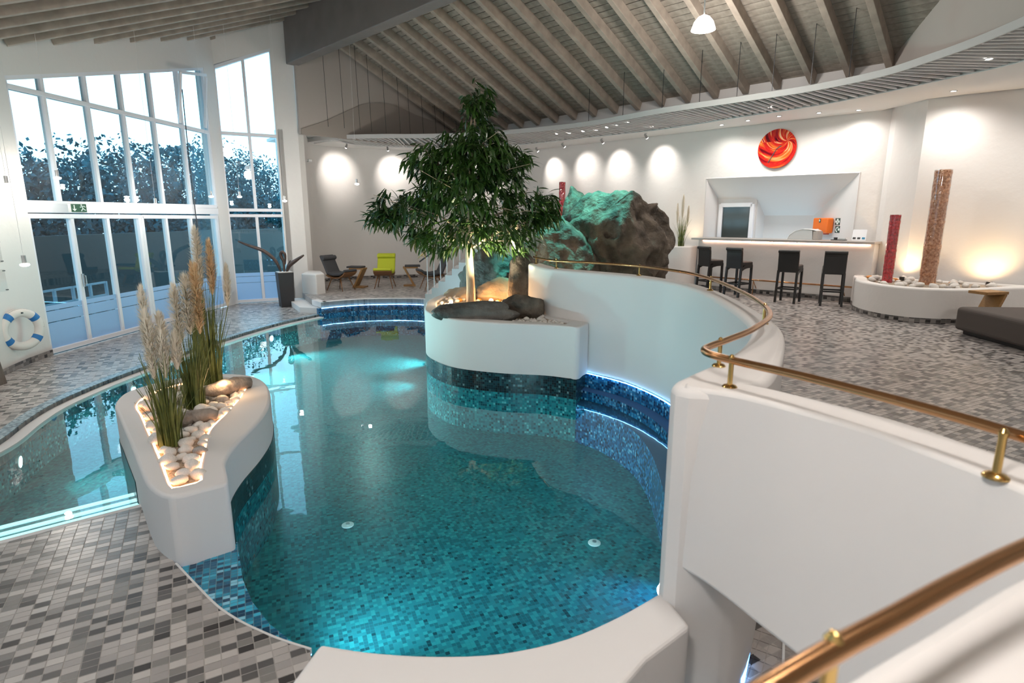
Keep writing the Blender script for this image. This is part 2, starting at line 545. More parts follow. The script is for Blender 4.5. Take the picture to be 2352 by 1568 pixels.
def clip_rect(poly, x0, x1, y0, y1):
    """Sutherland-Hodgman: keep the part of poly inside an axis-aligned cell"""
    def cut(P, ax, lim, keep_less):
        out = []
        for i in range(len(P)):
            a, b = P[i - 1], P[i]
            ia = a[ax] <= lim if keep_less else a[ax] >= lim
            ib = b[ax] <= lim if keep_less else b[ax] >= lim
            if ia != ib:
                t = (lim - a[ax]) / (b[ax] - a[ax])
                out.append((a[0] + (b[0] - a[0]) * t, a[1] + (b[1] - a[1]) * t))
            if ib:
                out.append(b)
        return out
    for ax, lim, less in ((0, x0, False), (0, x1, True), (1, y0, False), (1, y1, True)):
        poly = cut(poly, ax, lim, less)
        if len(poly) < 3:
            return []
    return poly

def view_px(p):
    """rough size in the photograph of a 1 m length at p"""
    c, s = math.cos(math.radians(12)), math.sin(math.radians(12))
    dep = p[1] * c - (p[2] - CAM_H) * s
    up = p[1] * s + (p[2] - CAM_H) * c
    if dep < 0.2:
        return 0, -9e9, -9e9
    return 1320 / dep, 1176 + 1320 * p[0] / dep, 784 - 1320 * up / dep

def lay_tiles(region, z, sx, sy, ang, mat, parent, h=0.003, joint=0.06, limit=300, name='tile', min_px=10):
    """real tiles on a floor region: the largest in view as single parts, the rest joined as stuff"""
    ca, sa = math.cos(-ang), math.sin(-ang)
    loc = [(p[0] * ca - p[1] * sa, p[0] * sa + p[1] * ca) for p in region]
    xs = [p[0] for p in loc]; ys = [p[1] for p in loc]
    cells = []
    gj = joint * sx
    cb, sb = math.cos(ang), math.sin(ang)
    for i in range(math.floor(min(xs) / sx), math.ceil(max(xs) / sx)):
        for j in range(math.floor(min(ys) / sy), math.ceil(max(ys) / sy)):
            cx, cy = (i + .5) * sx, (j + .5) * sy
            wx, wy = cx * cb - cy * sb, cx * sb + cy * cb
            px, u, v = view_px((wx, wy, z))
            if not (-40 < u < 2400 and -40 < v < 1620) or px * max(sx, sy) < min_px:
                continue
            pc = clip_rect(loc, i * sx + gj, (i + 1) * sx, j * sy + gj, (j + 1) * sy)
            if len(pc) < 3:
                continue
            area = abs(sum(pc[k - 1][0] * pc[k][1] - pc[k][0] * pc[k - 1][1] for k in range(len(pc)))) / 2
            if area < 0.15 * sx * sy:
                continue
            full = area > 0.97 * (sx - gj) * (sy - gj)
            cells.append((px * px * area, full, wx, wy, [(q[0] * cb - q[1] * sb, q[0] * sb + q[1] * cb) for q in pc]))
    cells.sort(key=lambda q: -q[0])
    rest = G()
    shared = None
    cnt = 0
    for sz, full, wx, wy, pc in cells:
        if full and cnt < limit:
            if shared is None:
                g = G()
                g.box((gj / 2, gj / 2, h / 2), (sx - gj, sy - gj, h))
                o = g.build(name, mat, parent)
                shared = o.data
            else:
                o = bpy.data.objects.new(name, shared)
                col.objects.link(o); o.parent = parent
            o.location = (wx, wy, z); o.rotation_euler = (0, 0, ang)
            cnt += 1
        else:
            n = len(pc)
            vs = [(q[0], q[1], z) for q in pc] + [(q[0], q[1], z + h) for q in pc]
            rest.add(vs, [tuple(range(n, 2 * n))] + [(k, (k + 1) % n, (k + 1) % n + n, k + n) for k in range(n)])
    if rest.f:
        o = rest.build(name + '_field', mat, parent)
        o['kind'] = 'stuff'
# ================================================================ STRUCTURE
# ---- plan outlines
OUTER = [(-4.1, 3.0), (-4.75, 3.9), (-5.0, 4.8), (-5.1, 5.4), (-5.31, 5.97), (-5.47, 6.58), (-5.52, 7.42), (-5.48, 8.36), (-5.38, 9.54),
         (-5.18, 10.88), (-4.89, 12.08), (-4.45, 13.1)]
OUTER_C = [(p.x, p.y) for p in catmull([(x, y, 0) for x, y in OUTER], 5)]
TERR_FRONT = [(-4.45, 13.1), (-4.19, 13.35), (-3.8, 13.6), (-3.41, 13.73), (-2.6, 13.8), (-2.09, 13.68), (-1.5, 13.3)]
TERR_C = [(p.x, p.y) for p in catmull([(x, y, 0) for x, y in TERR_FRONT], 4)]
PLANT_F = [(-1.36, 9.3), (-1.33, 8.8), (-1.27, 8.3), (-1.08, 7.85), (-0.73, 7.45), (-0.15, 7.2), (0.41, 7.09), (0.80, 6.88)]
PLANT_C = [(p.x, p.y) for p in catmull([(x, y, 0) for x, y in PLANT_F], 5)]
PAR_IN = [(0.96, 7.27), (1.41, 6.76), (1.70, 6.05), (1.76, 5.4), (1.70, 4.7), (1.59, 3.95), (1.46, 3.45), (1.23, 2.99), (0.98, 2.64), (0.81, 2.45), (0.67, 2.29)]
PAR_IN_C = [(p.x, p.y) for p in catmull([(x, y, 0) for x, y in PAR_IN], 4)]
BENCH_IN = [(0.66, 2.25), (0.44, 2.09), (0.21, 1.96), (-0.04, 1.885), (-0.29, 1.87), (-0.54, 1.89), (-0.74, 1.93)]
BENCH_IN_C = [(p.x, p.y) for p in catmull([(x, y, 0) for x, y in BENCH_IN], 4)]
DECK_E = [(-1.03, 2.54), (-1.19, 2.60), (-1.33, 2.665), (-1.49, 2.75), (-1.67, 2.87), (-1.88, 3.05), (-2.15, 3.29)]
DECK_E_C = [(p.x, p.y) for p in catmull([(x, y, 0) for x, y in DECK_E], 4)]
STEP_E = [(-2.83, 4.03), (-3.46, 3.52)]
POOL = OUTER_C + TERR_C[1:] + [(-1.3, 11.0)] + PLANT_C + PAR_IN_C + BENCH_IN_C + DECK_E_C + STEP_E

WALL_L = [(-7.45, 9.06), (-7.36, 8.5), (-7.18, 7.85), (-6.95, 7.0), (-6.7, 5.8), (-6.5, 4.0), (-6.4, 2.0), (-6.4, -2.5)]
DECK = WALL_L[::-1] + [(-7.16, 14.87), (-6.05, 15.46), (-5.6, 15.7), (-4.6, 15.0), (-4.3, 13.6)] + OUTER_C[::-1] + STEP_E[::-1] + DECK_E_C[::-1] + [(-0.74, 1.93), (-0.84, 1.4), (-0.84, -2.5)]

def offset_path(path, d):
    out = []
    for i in range(len(path)):
        a = Vector(path[max(i - 1, 0)]); b = Vector(path[min(i + 1, len(path) - 1)])
        t = (b - a).normalized()
        out.append((path[i][0] - t.y * d, path[i][1] + t.x * d))
    return out
# ---- floors
deck = struct(G().prism(DECK, -0.25, 0.0).build('floor', 'deck'), 'grey mosaic pool deck')
lay_tiles(DECK, 0.0, 0.076, 0.052, TILE_ANG, 'deck', deck, min_px=18)
passage = struct(G().prism([(-0.84, -2.5), (-0.84, 1.4), (0.3, 1.7), (0.8, 1.95), (1.1, 2.36), (1.34, 2.81), (1.62, 3.36), (2.7, 3.36), (2.7, -2.5)], -0.25, 0.0).build('floor_passage', 'deck'), 'grey mosaic passage floor below the parapet')
lay_tiles([(0.9, 1.2), (0.9, 2.05), (1.1, 2.36), (1.34, 2.81), (1.62, 3.3), (2.0, 3.3), (2.0, 1.2)], 0.0, 0.076, 0.052, TILE_ANG + 0.5, 'deck', passage)
g = G(); g.bar((1.49, 2.76, 0.004), (1.15, 2.05, 0.004), 0.012, 0.012)
g.build('nosing_line', 'white_plastic', passage)

BARF = [(1.62, 3.36), (1.76, 3.82), (1.88, 4.67), (1.92, 5.4), (1.88, 6.1), (1.56, 6.88), (1.12, 7.4), (0.68, 7.9), (0.5, 8.75), (0.2, 10.0), (-0.75, 12.0),
        (-0.8, 14.5), (-0.8, 20.4), (-0.5, 20.3), (7.47, 12.36), (7.62, 11.3), (8.1, 10.8), (8.8, 10.2), (9.6, 9.4), (9.6, -2.5), (2.7, -2.5), (2.7, 3.36)]
barf = struct(G().prism(BARF, 0.0, Z_BAR).build('floor_bar', 'deck'), 'raised grey mosaic floor of the bar')
lay_tiles([(2.0, 3.9), (2.0, 7.0), (8.0, 7.0), (8.0, 3.9)], Z_BAR, 0.076, 0.052, TILE_ANG, 'deck', barf, min_px=14.5)

TERR = [(-4.75, 13.6)] + TERR_C[1:] + [(-0.85, 14.5), (-0.85, 20.2), (-1.6, 19.9), (-3, 19.3), (-4.5, 18.9), (-5.5, 18.4), (-5.95, 17.8), (-5.65, 16.4), (-5.5, 15.0)]
terr = struct(G().prism(TERR, 0.0, Z_TERR).build('floor_terrace', 'deck'), 'raised mosaic lounge terrace')
struct(G().prism([(-4.98, 13.35), (-4.5, 13.2), (-4.25, 13.37), (-4.75, 13.6), (-5.5, 15.0), (-5.85, 14.85)], 0.0, 0.135).build('floor_step', 'plaster_smooth', bevel=0.006), 'low white step up to the lounge terrace')
struct(G().ribbon([(-4.78, 13.62)] + TERR_C[1:], 0.15, Z_TERR + 0.006, 0.16, side=1).build('trim_1', 'plaster_smooth', bevel=0.008), 'white stone edge of the lounge terrace')

# ---- pool shell and water
pool = struct(G().prism(POOL, Z_POOL - 0.15, Z_POOL).build('floor_pool', 'pool_floor'), 'teal mosaic pool floor')
lay_tiles([(-1.6, 2.5), (-1.9, 3.4), (1.3, 3.4), (0.9, 2.6), (0.5, 2.2), (-0.6, 2.0)], Z_POOL, 0.03, 0.03, math.radians(22), 'pool_floor', pool, h=0.002, joint=0.07, min_px=10.5, name='mosaic_tile')
struct(G().ribbon(OUTER_C, Z_POOL, -0.055, 0.12, side=1).build('wall_pool_far', 'pool_wall'), 'teal mosaic wall on the window side of the pool')
struct(G().ribbon(TERR_C, Z_POOL, 0.135, 0.10, side=1).build('wall_pool_terrace', 'blue_uv'), 'blue mosaic pool wall below the terrace')
PLW = [(-1.5, 13.3), (-1.3, 11.0)] + PLANT_C + [(0.96, 7.27)]
struct(G().ribbon(PLW, Z_POOL, Z_WATER, 0.10, side=1).build('wall_pool_planter', 'pool_wall'), 'teal mosaic pool wall below the tree planter')
struct(G().ribbon(PLW, Z_WATER, 0.2, 0.10, side=1).build('trim_7', 'teal_shade_uv'), 'teal mosaic band with painted shade below the tree planter')
struct(G().ribbon(offset_path(PAR_IN_C, -0.006), Z_POOL, 0.2, 0.012, side=1).build('wall_pool_alcove', 'blue_uv'), 'blue mosaic wall of the pool alcove')
struct(G().ribbon(BENCH_IN_C, Z_POOL, -0.02, 0.05, side=1).build('wall_pool_near', 'pool_wall'))
struct(G().ribbon(DECK_E_C + STEP_E, Z_POOL, -0.02, 0.05, side=1).build('wall_pool_deck', 'blue_uv'))
water = G().prism([p for p in POOL], Z_WATER - 0.001, Z_WATER)
me_w = bpy.data.meshes.new('pool_water')
tri = tessellate_polygon([[Vector((x, y, 0)) for x, y in POOL]])
me_w.from_pydata([(x, y, Z_WATER) for x, y in POOL], [], [t for t in tri])
bmw = bmesh.new(); bmw.from_mesh(me_w); bmesh.ops.recalc_face_normals(bmw, faces=bmw.faces)
if bmw.faces and sum(f.normal.z for f in bmw.faces) < 0:
    bmesh.ops.reverse_faces(bmw, faces=bmw.faces)
bmw.to_mesh(me_w); bmw.free()
me_w.materials.append(M['water'])
wo_ = bpy.data.objects.new('pool_water', me_w); col.objects.link(wo_)
tag(wo_, 'clear turquoise water filling the curved pool', 'water', kind='stuff')

# overflow gutter and edging along the window side
struct(G().ribbon(OUTER_C, Z_WATER - 0.03, -0.045, 0.13, side=-1).build('trim_2', 'plaster_smooth'), 'white overflow gutter along the window side of the pool')
struct(G().ribbon(OUTER_C, -0.05, 0.008, 0.13, side=1).build('trim_3', mosaic('blue grey edge mosaic', 0.03, 0.03, 0.3, [(0, (0.08, 0.14, 0.19)), (0.3, (0.2, 0.3, 0.37)), (0.7, (0.35, 0.45, 0.5))], (0.3, 0.34, 0.36), 0.3)), 'blue grey mosaic edging around the pool')
# left pool entry steps with pale nosings
nrm = Vector((-(3.52 - 4.03), -3.46 + 2.83, 0)).normalized()
if nrm.y < 0: nrm = -nrm
nrm = Vector((-0.63, 0.776, 0)) if nrm.length == 0 else nrm
sd = (Vector((-3.46, 3.52, 0)) - Vector((-2.83, 4.03, 0))).normalized()
nin = Vector((sd.y, -sd.x, 0))
if nin.y < 0: nin = -nin
A0 = Vector((-2.75, 4.1, 0)); B0 = Vector((-4.2, 2.92, 0))
for k in range(3):
    d0, d1 = (0.02, 0.25, 0.41)[k], (0.25, 0.41, 0.61)[k]
    zt = (-0.075, -0.10, -0.13)[k]
    a, b = A0 + nin * d1, B0 + nin * d1
    a0, b0 = A0 + nin * (d0 - 0.02), B0 + nin * (d0 - 0.02)
    st = struct(G().prism([a0[:2], b0[:2], b[:2], a[:2]], Z_POOL, zt).build('floor_pool_step', 'pool_floor'), 'submerged pool entry step')
    gg = G(); gg.bar(a + Vector((0, 0, zt + 0.004)) - nin * 0.025, b + Vector((0, 0, zt + 0.004)) - nin * 0.025, 0.05, 0.012)
    gg.build('nosing', 'nosing_glow', st)
struct(G().ribbon([(-2.75, 4.1), (-4.2, 2.92)], -0.04, 0.004, 0.05, side=-1).build('trim_4', 'plaster_smooth'), 'white stone edge at the pool entry steps')
# blue ledge between deck and deep water
LEDGE = DECK_E_C + [(-2.15, 3.5), (-1.9, 3.6), (-1.67, 3.18), (-1.52, 2.97), (-1.34, 2.78), (-1.2, 2.67), (-1.07, 2.58)]
ledge = struct(G().prism(LEDGE, Z_POOL, -0.035).build('floor_ledge', 'blue'), 'blue mosaic pool ledge beside the deck')
lay_tiles(LEDGE, -0.035, 0.040, 0.03, math.radians(25), 'blue', ledge, h=0.003, joint=0.09, min_px=8, name='mosaic_tile')
struct(G().ribbon(DECK_E_C, -0.03, 0.006, 0.012, side=-1).build('trim_5', 'plaster_smooth'), 'thin white edging of the deck')

# alcove ledge (seat) just above the water
AL = [q for q in PAR_IN_C if q[1] > 4.2]
st = struct(G().ribbon(AL, Z_POOL, 0.0, 0.16, side=-1).build('floor_alcove_seat', 'blue_uv'), 'blue mosaic seat ledge in the pool alcove')
st2 = struct(G().ribbon(offset_path(AL, -0.16), Z_POOL, -0.12, 0.22, side=-1).build('floor_alcove_step', 'blue_uv'))

# ---- white parapet between pool alcove and bar
PAR_C = [(0.24, 8.75), (0.36, 8.2), (0.54, 7.72)] + PAR_IN
PIN = catmull([(x, y, 0) for x, y in PAR_C], 5)
POUT_PTS = [(0.45, 8.8), (0.56, 8.28), (0.70, 7.84), (1.11, 7.4), (1.56, 6.87), (1.86, 6.1), (1.92, 5.4), (1.87, 4.67), (1.75, 3.85), (1.61, 3.34), (1.37, 2.82), (1.13, 2.39), (1.0, 2.24), (0.90, 2.17)]
POUT = catmull([(x, y, 0) for x, y in POUT_PTS], 5)
nose = [(0.645, 2.24), (0.65, 2.19), (0.69, 2.15), (0.78, 2.135)]
ring = [(p.x, p.y) for p in PIN] + nose + [(p.x, p.y) for p in POUT[::-1]]
def z_low(x, y): return 0.2
gpar = G()
gpar.prism(ring, -0.3, 1.5)
par = struct(gpar.build('wall_parapet', 'plaster_smooth', smooth='angle', bevel=0.035, seg=3), 'curved white parapet wall between pool alcove and bar')
# near bridge parapet: floats over the passage
TOPN = [(0.672, 2.185), (0.76, 2.145), (0.86, 2.08), (0.96, 1.96), (1.06, 1.82), (1.14, 1.68), (1.205, 1.50), (1.25, 1.36), (1.29, 1.15), (1.31, 0.8), (1.28, 0.3), (1.25, -0.5)]
BOTN = [(0.70, 2.16), (0.77, 2.06), (0.83, 1.94), (0.885, 1.81), (0.935, 1.70), (0.985, 1.585), (1.04, 1.46), (1.07, 1.33), (1.09, 1.12), (1.10, 0.8), (1.08, 0.3), (1.05, -0.5)]
TN = catmull([(x, y, 0) for x, y in TOPN], 4); BN = catmull([(x, y, 0) for x, y in BOTN], 4)
gn = G()
nn = len(TN)
vs = []
for i in range(nn):
    d = (TN[min(i + 1, nn - 1)] - TN[max(i - 1, 0)]).normalized()
    o_ = Vector((-d.y, d.x, 0)) * min(0.17, 0.06 + 0.02 * i)
    vs += [(BN[i].x, BN[i].y, 0.72), (TN[i].x, TN[i].y, 1.503), (TN[i].x + o_.x, TN[i].y + o_.y, 1.503), (BN[i].x + o_.x, BN[i].y + o_.y, 0.72)]
fs = []
for i in range(nn - 1):
    for k in range(4):
        k2 = (k + 1) % 4
        fs.append((i * 4 + k, i * 4 + k2, i * 4 + 4 + k2, i * 4 + 4 + k))
fs += [(0, 1, 2, 3), tuple((nn - 1) * 4 + k for k in (3, 2, 1, 0))]
gn.add(vs, fs)
struct(gn.build('wall_bridge', 'plaster_smooth', smooth='angle', bevel=0.03, seg=3), 'white parapet wall bridging over the passage beside the bench')
# parapet right in front of the camera
NP = [(0.06, 0.44), (0.28, 0.62), (0.507, 0.752), (0.73, 0.87), (1.013, 1.018), (1.25, 1.10)]
NPC = [(p.x, p.y) for p in catmull([(x, y, 0) for x, y in NP], 4)]
struct(G().ribbon(NPC, 0.0, 1.47, 0.3, side=-1).build('wall_near', 'plaster_smooth', smooth='angle', bevel=0.03, seg=3), 'white parapet below the near copper handrail')

# ---- bench wall at the near end of the pool
BENCH = BENCH_IN_C + [(-0.82, 1.55), (-0.6, 1.48), (-0.2, 1.42), (0.1, 1.48), (0.30, 1.62), (0.50, 1.85), (0.72, 2.03)]
struct(G().prism(BENCH, -0.3, 0.55).build('wall_bench', 'plaster_smooth', bevel=0.02, seg=3), 'low white curved bench wall at the near end of the pool')

# ---- window wall
WA = Vector((-7.45, 9.06, 0)); WD = Vector((0.0499, 0.99875, 0)).normalized(); WN = Vector((WD.y, -WD.x, 0))   # WN points into the room
def WP(a, z, off=0.0):
    return WA + WD * a + WN * off + Vector((0, 0, z))
def top1(a): return 4.20 + a * 0.262
def panel(name, pts, off0, off1, P, mat='plaster', **kw):
    """solid slab from wall-plane points (a, z)"""
    n = len(pts)
    g = G()
    tr = tessellate_polygon([[Vector((a, z, 0)) for a, z in pts]])
    vs = [P(a, z, off0) for a, z in pts] + [P(a, z, off1) for a, z in pts]
    fs = [(t[0], t[1], t[2]) for t in tr] + [(t[2] + n, t[1] + n, t[0] + n) for t in tr]
    fs += [(i, (i + 1) % n, (i + 1) % n + n, i + n) for i in range(n)]
    g.add(vs, fs)
    return g.build(name, mat, **kw)
struct(panel('wall_left', [(-0.05, top1(0) + 0.0), (5.36, top1(5.36)), (5.36, -0.05), (5.82, -0.05), (5.82, 7.6), (-0.05, 6.2)], -0.22, 0.0, WP), 'white plaster wall around the tall window front')
wl = struct(G().ribbon(WALL_L, 0.0, 6.4, 0.25, side=-1).build('wall_left_near', 'plaster', smooth='angle'), 'white plaster wall with the life ring')
W2A = Vector((-7.17, 14.86, 0)); W2D = (Vector((-6.0, 15.48, 0)) - W2A).normalized(); W2N = Vector((W2D.y, -W2D.x, 0))
def W2P(a, z, off=0.0):
    return W2A + W2D * a + W2N * off + Vector((0, 0, z))
L2 = 1.325
def top2(a): return 5.74 + a * 0.43
struct(panel('wall_corner', [(-0.1, top2(0)), (L2, top2(L2)), (L2, -0.05), (L2 + 0.5, -0.05), (L2 + 0.5, 8.0), (-0.1, 8.0)], -0.22, 0.0, W2P), 'white plaster wall around the narrow corner window')

def bars(g, P, segs, wdt=0.07, dep=0.09, off=-0.06):
    for (a0, z0, a1, z1) in segs:
        g.bar(P(a0, z0, off), P(a1, z1, off), dep if False else wdt, dep, up=WN if P is WP else W2N)
root_panes = {}
def window(name, label, P, outline, mullions, panes, door=False):
    root = thing(name, label, None)
    root['kind'] = 'structure'
    g = G(); bars(g, P, outline, 0.075, 0.11); g.build('frame', 'frame', root, bevel=0.006)
    for s in mullions:
        g = G(); bars(g, P, [s], 0.07, 0.09); g.build('mullion', 'frame', root, bevel=0.006)
    for pts in panes:
        o = panel('pane', pts, -0.065, -0.055, P, 'glass', parent=root)
        root_panes.setdefault(name, []).append(o)
    return root
def seg_rect(a0, a1, z0, z1): return [(a0, z0), (a1, z0), (a1, z1), (a0, z1)]
MU = [0.0, 0.68, 1.60, 2.48, 3.36, 4.33, 5.30]
ZM = lambda a: 4.08 + a * 0.016
ZT = lambda a: 2.40 + a * 0.01
out = [(0, ZT(0), 5.34, ZT(5.34)), (0, ZT(0), 0, top1(0)), (5.34, ZT(5.34), 5.34, top1(5.34)), (-0.02, top1(0) - 0.02, 5.36, top1(5.36) - 0.02), (0, ZM(0), 5.34, ZM(5.34))]
panes = []
for i in range(6):
    a0, a1 = MU[i], MU[i + 1]
    panes.append([(a0, ZT(a0)), (a1, ZT(a1)), (a1, ZM(a1)), (a0, ZM(a0))])
    if i == 4:
        continue
    panes.append([(a0, ZM(a0)), (a1, ZM(a1)), (a1, top1(a1) - 0.03), (a0, top1(a0) - 0.03)])
panes.append([(MU[4], ZM(3.4)), (MU[5] - 0.25, ZM(4.1)), (MU[5] - 0.25, top1(4.1)), (MU[4], top1(3.4))])
w1 = window('window_1', 'tall window band of white framed panes with slanted top above the doors', WP, out,
            [(MU[i], ZT(MU[i]), MU[i], top1(MU[i])) for i in range(1, 6)], panes)
# tilted open sash in the upper row with its opener rod
g = G(); g.bar(WP(4.15, 4.2, 0.02), WP(4.05, 5.2, 0.22), 0.05, 0.05); g.bar(WP(5.2, 4.25, -0.02), WP(5.2, 5.35, 0.12), 0.05, 0.05); g.bar(WP(4.05, 5.2, 0.22), WP(5.2, 5.4, 0.12), 0.06, 0.06)
g.build('open_sash', 'frame', w1)
g = G(); g.tube([WP(4.25, 4.9, 0.1), WP(4.28, 3.5, 0.06), WP(4.33, 2.35, 0.04), WP(4.36, 1.35, 0.05)], 0.011, 6); g.build('opener_rod', 'dark_metal', w1)

def sliding(name, label, edges, handle):
    a0, a1 = edges[0], edges[-1]
    root = window(name, label, WP, [(a0, 0.05, a1, 0.05), (a0, 2.2, a1, 2.2), (a0, 0.02, a0, 2.23), (a1, 0.02, a1, 2.23)],
                  [(e, 0.05, e, 2.2) for e in edges[1:-1]], [seg_rect(edges[i], edges[i + 1], 0.06, 2.17) for i in range(len(edges) - 1)])
    for i in range(len(edges) - 1):
        e0, e1 = edges[i] + 0.035, edges[i + 1] - 0.035
        for z0, z1 in ((0.08, 0.50), (0.515, 0.69), (0.702, 0.78)):
            panel('frosted_band', seg_rect(e0, e1, z0, z1), -0.054, -0.050, WP, 'frost', parent=root_panes[name][i])
    if handle is not None:
        g = G(); g.box(WP(handle, 1.12, 0.0), (0.03, 0.03, 0.22)); g.tube([WP(handle, 1.2, 0.02), WP(handle, 1.2, 0.05), WP(handle, 1.05, 0.05), WP(handle, 1.05, 0.02)], 0.008, 6)
        g.build('handle', 'steel', root)
    return root
d1 = sliding('door_1', 'white framed sliding glass door of three leaves with frosted bands', [0.0, 0.86, 1.68, 2.52], 0.88)
d2 = sliding('door_2', 'white framed glass door of three leaves beside the corner pillar', [2.60, 3.36, 4.24, 5.30], None)
g = G(); bars(g, WP, [(-0.02, 2.32, 5.36, 2.34)], 0.14, 0.10, -0.05); struct(g.build('trim_6', 'frame', bevel=0.006), 'white transom between doors and window band')
ZM2, ZT2 = 4.23, 2.38
out = [(0, 0.05, L2, 0.05), (0, 0, 0, top2(0)), (L2, 0, L2, top2(L2)), (0, top2(0) - 0.02, L2, top2(L2) - 0.02), (0, ZM2, L2, ZM2), (0, ZT2, L2, ZT2), (0, ZT2 - 0.14, L2, ZT2 - 0.14)]
mid = L2 / 2
w2 = window('window_2', 'narrow white framed corner window of six panes behind the dark planter', W2P, out, [(mid, 0.05, mid, ZT2 - 0.14), (mid, ZT2, mid, top2(mid))],
            [seg_rect(0, mid, 0.06, 2.2), seg_rect(mid, L2, 0.06, 2.2), seg_rect(0, mid, ZT2, ZM2), seg_rect(mid, L2, ZT2, ZM2),
             [(0, ZM2), (mid, ZM2), (mid, top2(mid) - .03), (0, top2(0) - .03)], [(mid, ZM2), (L2, ZM2), (L2, top2(L2) - .03), (mid, top2(mid) - .03)]])
for pi_, (e0, e1) in enumerate(((0.04, mid - 0.04), (mid + 0.04, L2 - 0.04))):
    for z0, z1 in ((0.08, 0.52), (0.53, 0.68), (0.69, 0.78)):
        panel('frosted_band', seg_rect(e0, e1, z0, z1), -0.054, -0.050, W2P, 'frost', parent=root_panes['window_2'][pi_])

# ---- back walls
CH = [(-6.02, 15.46), (-5.62, 15.70), (-5.50, 15.95), (-5.60, 16.4), (-5.85, 17.3), (-5.82, 17.75), (-5.40, 18.3), (-4.55, 18.75), (-3.0, 19.2), (-1.6, 19.8), (-0.7, 20.5)]
struct(G().ribbon(CH, 0.0, 4.4, 0.25, side=1).build('wall_back', 'plaster', smooth='angle'), 'white plaster wall behind the lounge chairs')
struct(G().prism([(-6.02, 15.46), (-5.62, 15.70), (-5.52, 15.95), (-5.66, 16.6), (-6.3, 16.3)], 0, 7.0).build('wall_pillar', 'plaster', bevel=0.03), 'white plaster pillar between corner window and lounge wall')
def BP(r, z, off=0.0):      # wall of the bar: s = 14, off positive into the room
    return SR(14.0 - off, r, z)
struct(panel('wall_bar', [(-15.3, 0), (-7.12, 0), (-7.12, 3.16), (-3.67, 3.12), (-3.67, 0), (-3.2, 0), (-3.2, 4.4), (-15.3, 4.4)], -0.12, 0.0, BP), 'white plaster wall with the serving hatch and clock')
RW = [(SR(14, -3.25).x, SR(14, -3.25).y), (7.55, 11.95), (7.60, 11.5), (7.62, 11.2), (7.95, 10.9), (8.8, 10.2), (9.6, 9.4), (9.6, -2.5)]
struct(G().ribbon(RW, 0.0, 4.4, 0.25, side=1).build('wall_right', 'plaster'), 'white plaster wall behind the glowing columns')
struct(G().ribbon([(9.6, -2.5), (-6.4, -2.5)], 0.0, 6.5, 0.25, side=-1).build('wall_behind', 'plaster'))
# serving hatch: splayed recess
g = G()
fr = 14.0
A, B = (-7.12, 3.16), (-3.67, 3.12)
def HB(s, r, z): return SR(s, r, z)
v = [HB(14.0, -7.12, 3.16), HB(14.0, -3.67, 3.12), HB(14.8, -4.75, 2.25), HB(14.8, -5.92, 2.25), HB(14.45, -5.98, 2.64), HB(14.45, -6.98, 2.66)]
g.add(v, [(0, 1, 2, 3, 4), (0, 4, 5)])
lo = 0.45
v = [HB(14.8, -5.92, 2.25), HB(14.8, -4.75, 2.25), HB(14.8, -4.75, lo), HB(14.8, -5.92, lo)]
g.add(v, [(0, 1, 2, 3)])
g.add([HB(14.0, -3.67, 3.12), HB(14.8, -4.75, 2.25), HB(14.8, -4.75, lo), HB(14.0, -3.67, lo)], [(0, 1, 2, 3)])
g.add([HB(14.0, -7.12, 3.16), HB(14.45, -6.98, 2.66), HB(14.45, -6.98, lo), HB(14.0, -7.12, lo)], [(0, 1, 2, 3)])
g.add([HB(14.45, -6.98, 2.66), HB(14.45, -5.98, 2.64), HB(14.45, -5.98, lo), HB(14.45, -6.98, lo)], [(0, 1, 2, 3)])
g.add([HB(14.45, -5.98, 2.64), HB(14.8, -5.92, 2.25), HB(14.8, -5.92, lo), HB(14.45, -5.98, lo)], [(0, 1, 2, 3)])
hatch = struct(g.build('wall_hatch', 'plaster_smooth', fix=False), 'splayed white recess behind the bar counter')
sm = hatch.modifiers.new('solid', 'SOLIDIFY'); sm.thickness = 0.05; sm.offset = 0
def HP(r, z, off=0.0): return SR(14.45 - off, r, z)
dr = thing('door_3', 'white framed glass door in the hatch behind the bar', None); dr['kind'] = 'structure'
g = G()
for seg in ((-6.86, 0.46, -6.86, 2.52), (-6.06, 0.46, -6.06, 2.52), (-6.86, 2.5, -6.06, 2.5)):
    g.bar(HP(seg[0], seg[1], 0.05), HP(seg[2], seg[3], 0.05), 0.10, 0.06, up=SR(1, 0))
g.build('frame', 'frame', dr, bevel=0.005)
panel('pane', seg_rect(-6.82, -6.1, 0.5, 2.46), 0.03, 0.04, HP, pm('dim door glass', (0.05, 0.055, 0.05), 0.08), parent=dr)

# skirting of dark mosaic
for nm, pth in (('baseboard_back', [(x - 0.0, y - 0.02) for x, y in CH[4:]]), ('baseboard_left', [(x + 0.012, y) for x, y in WALL_L[:6]])):
    z0 = Z_TERR if nm == 'baseboard_back' else 0.0
    struct(G().ribbon(pth, z0, z0 + 0.09, 0.012, side=-1 if nm == 'baseboard_back' else 1).build(nm, 'deck_uv'))

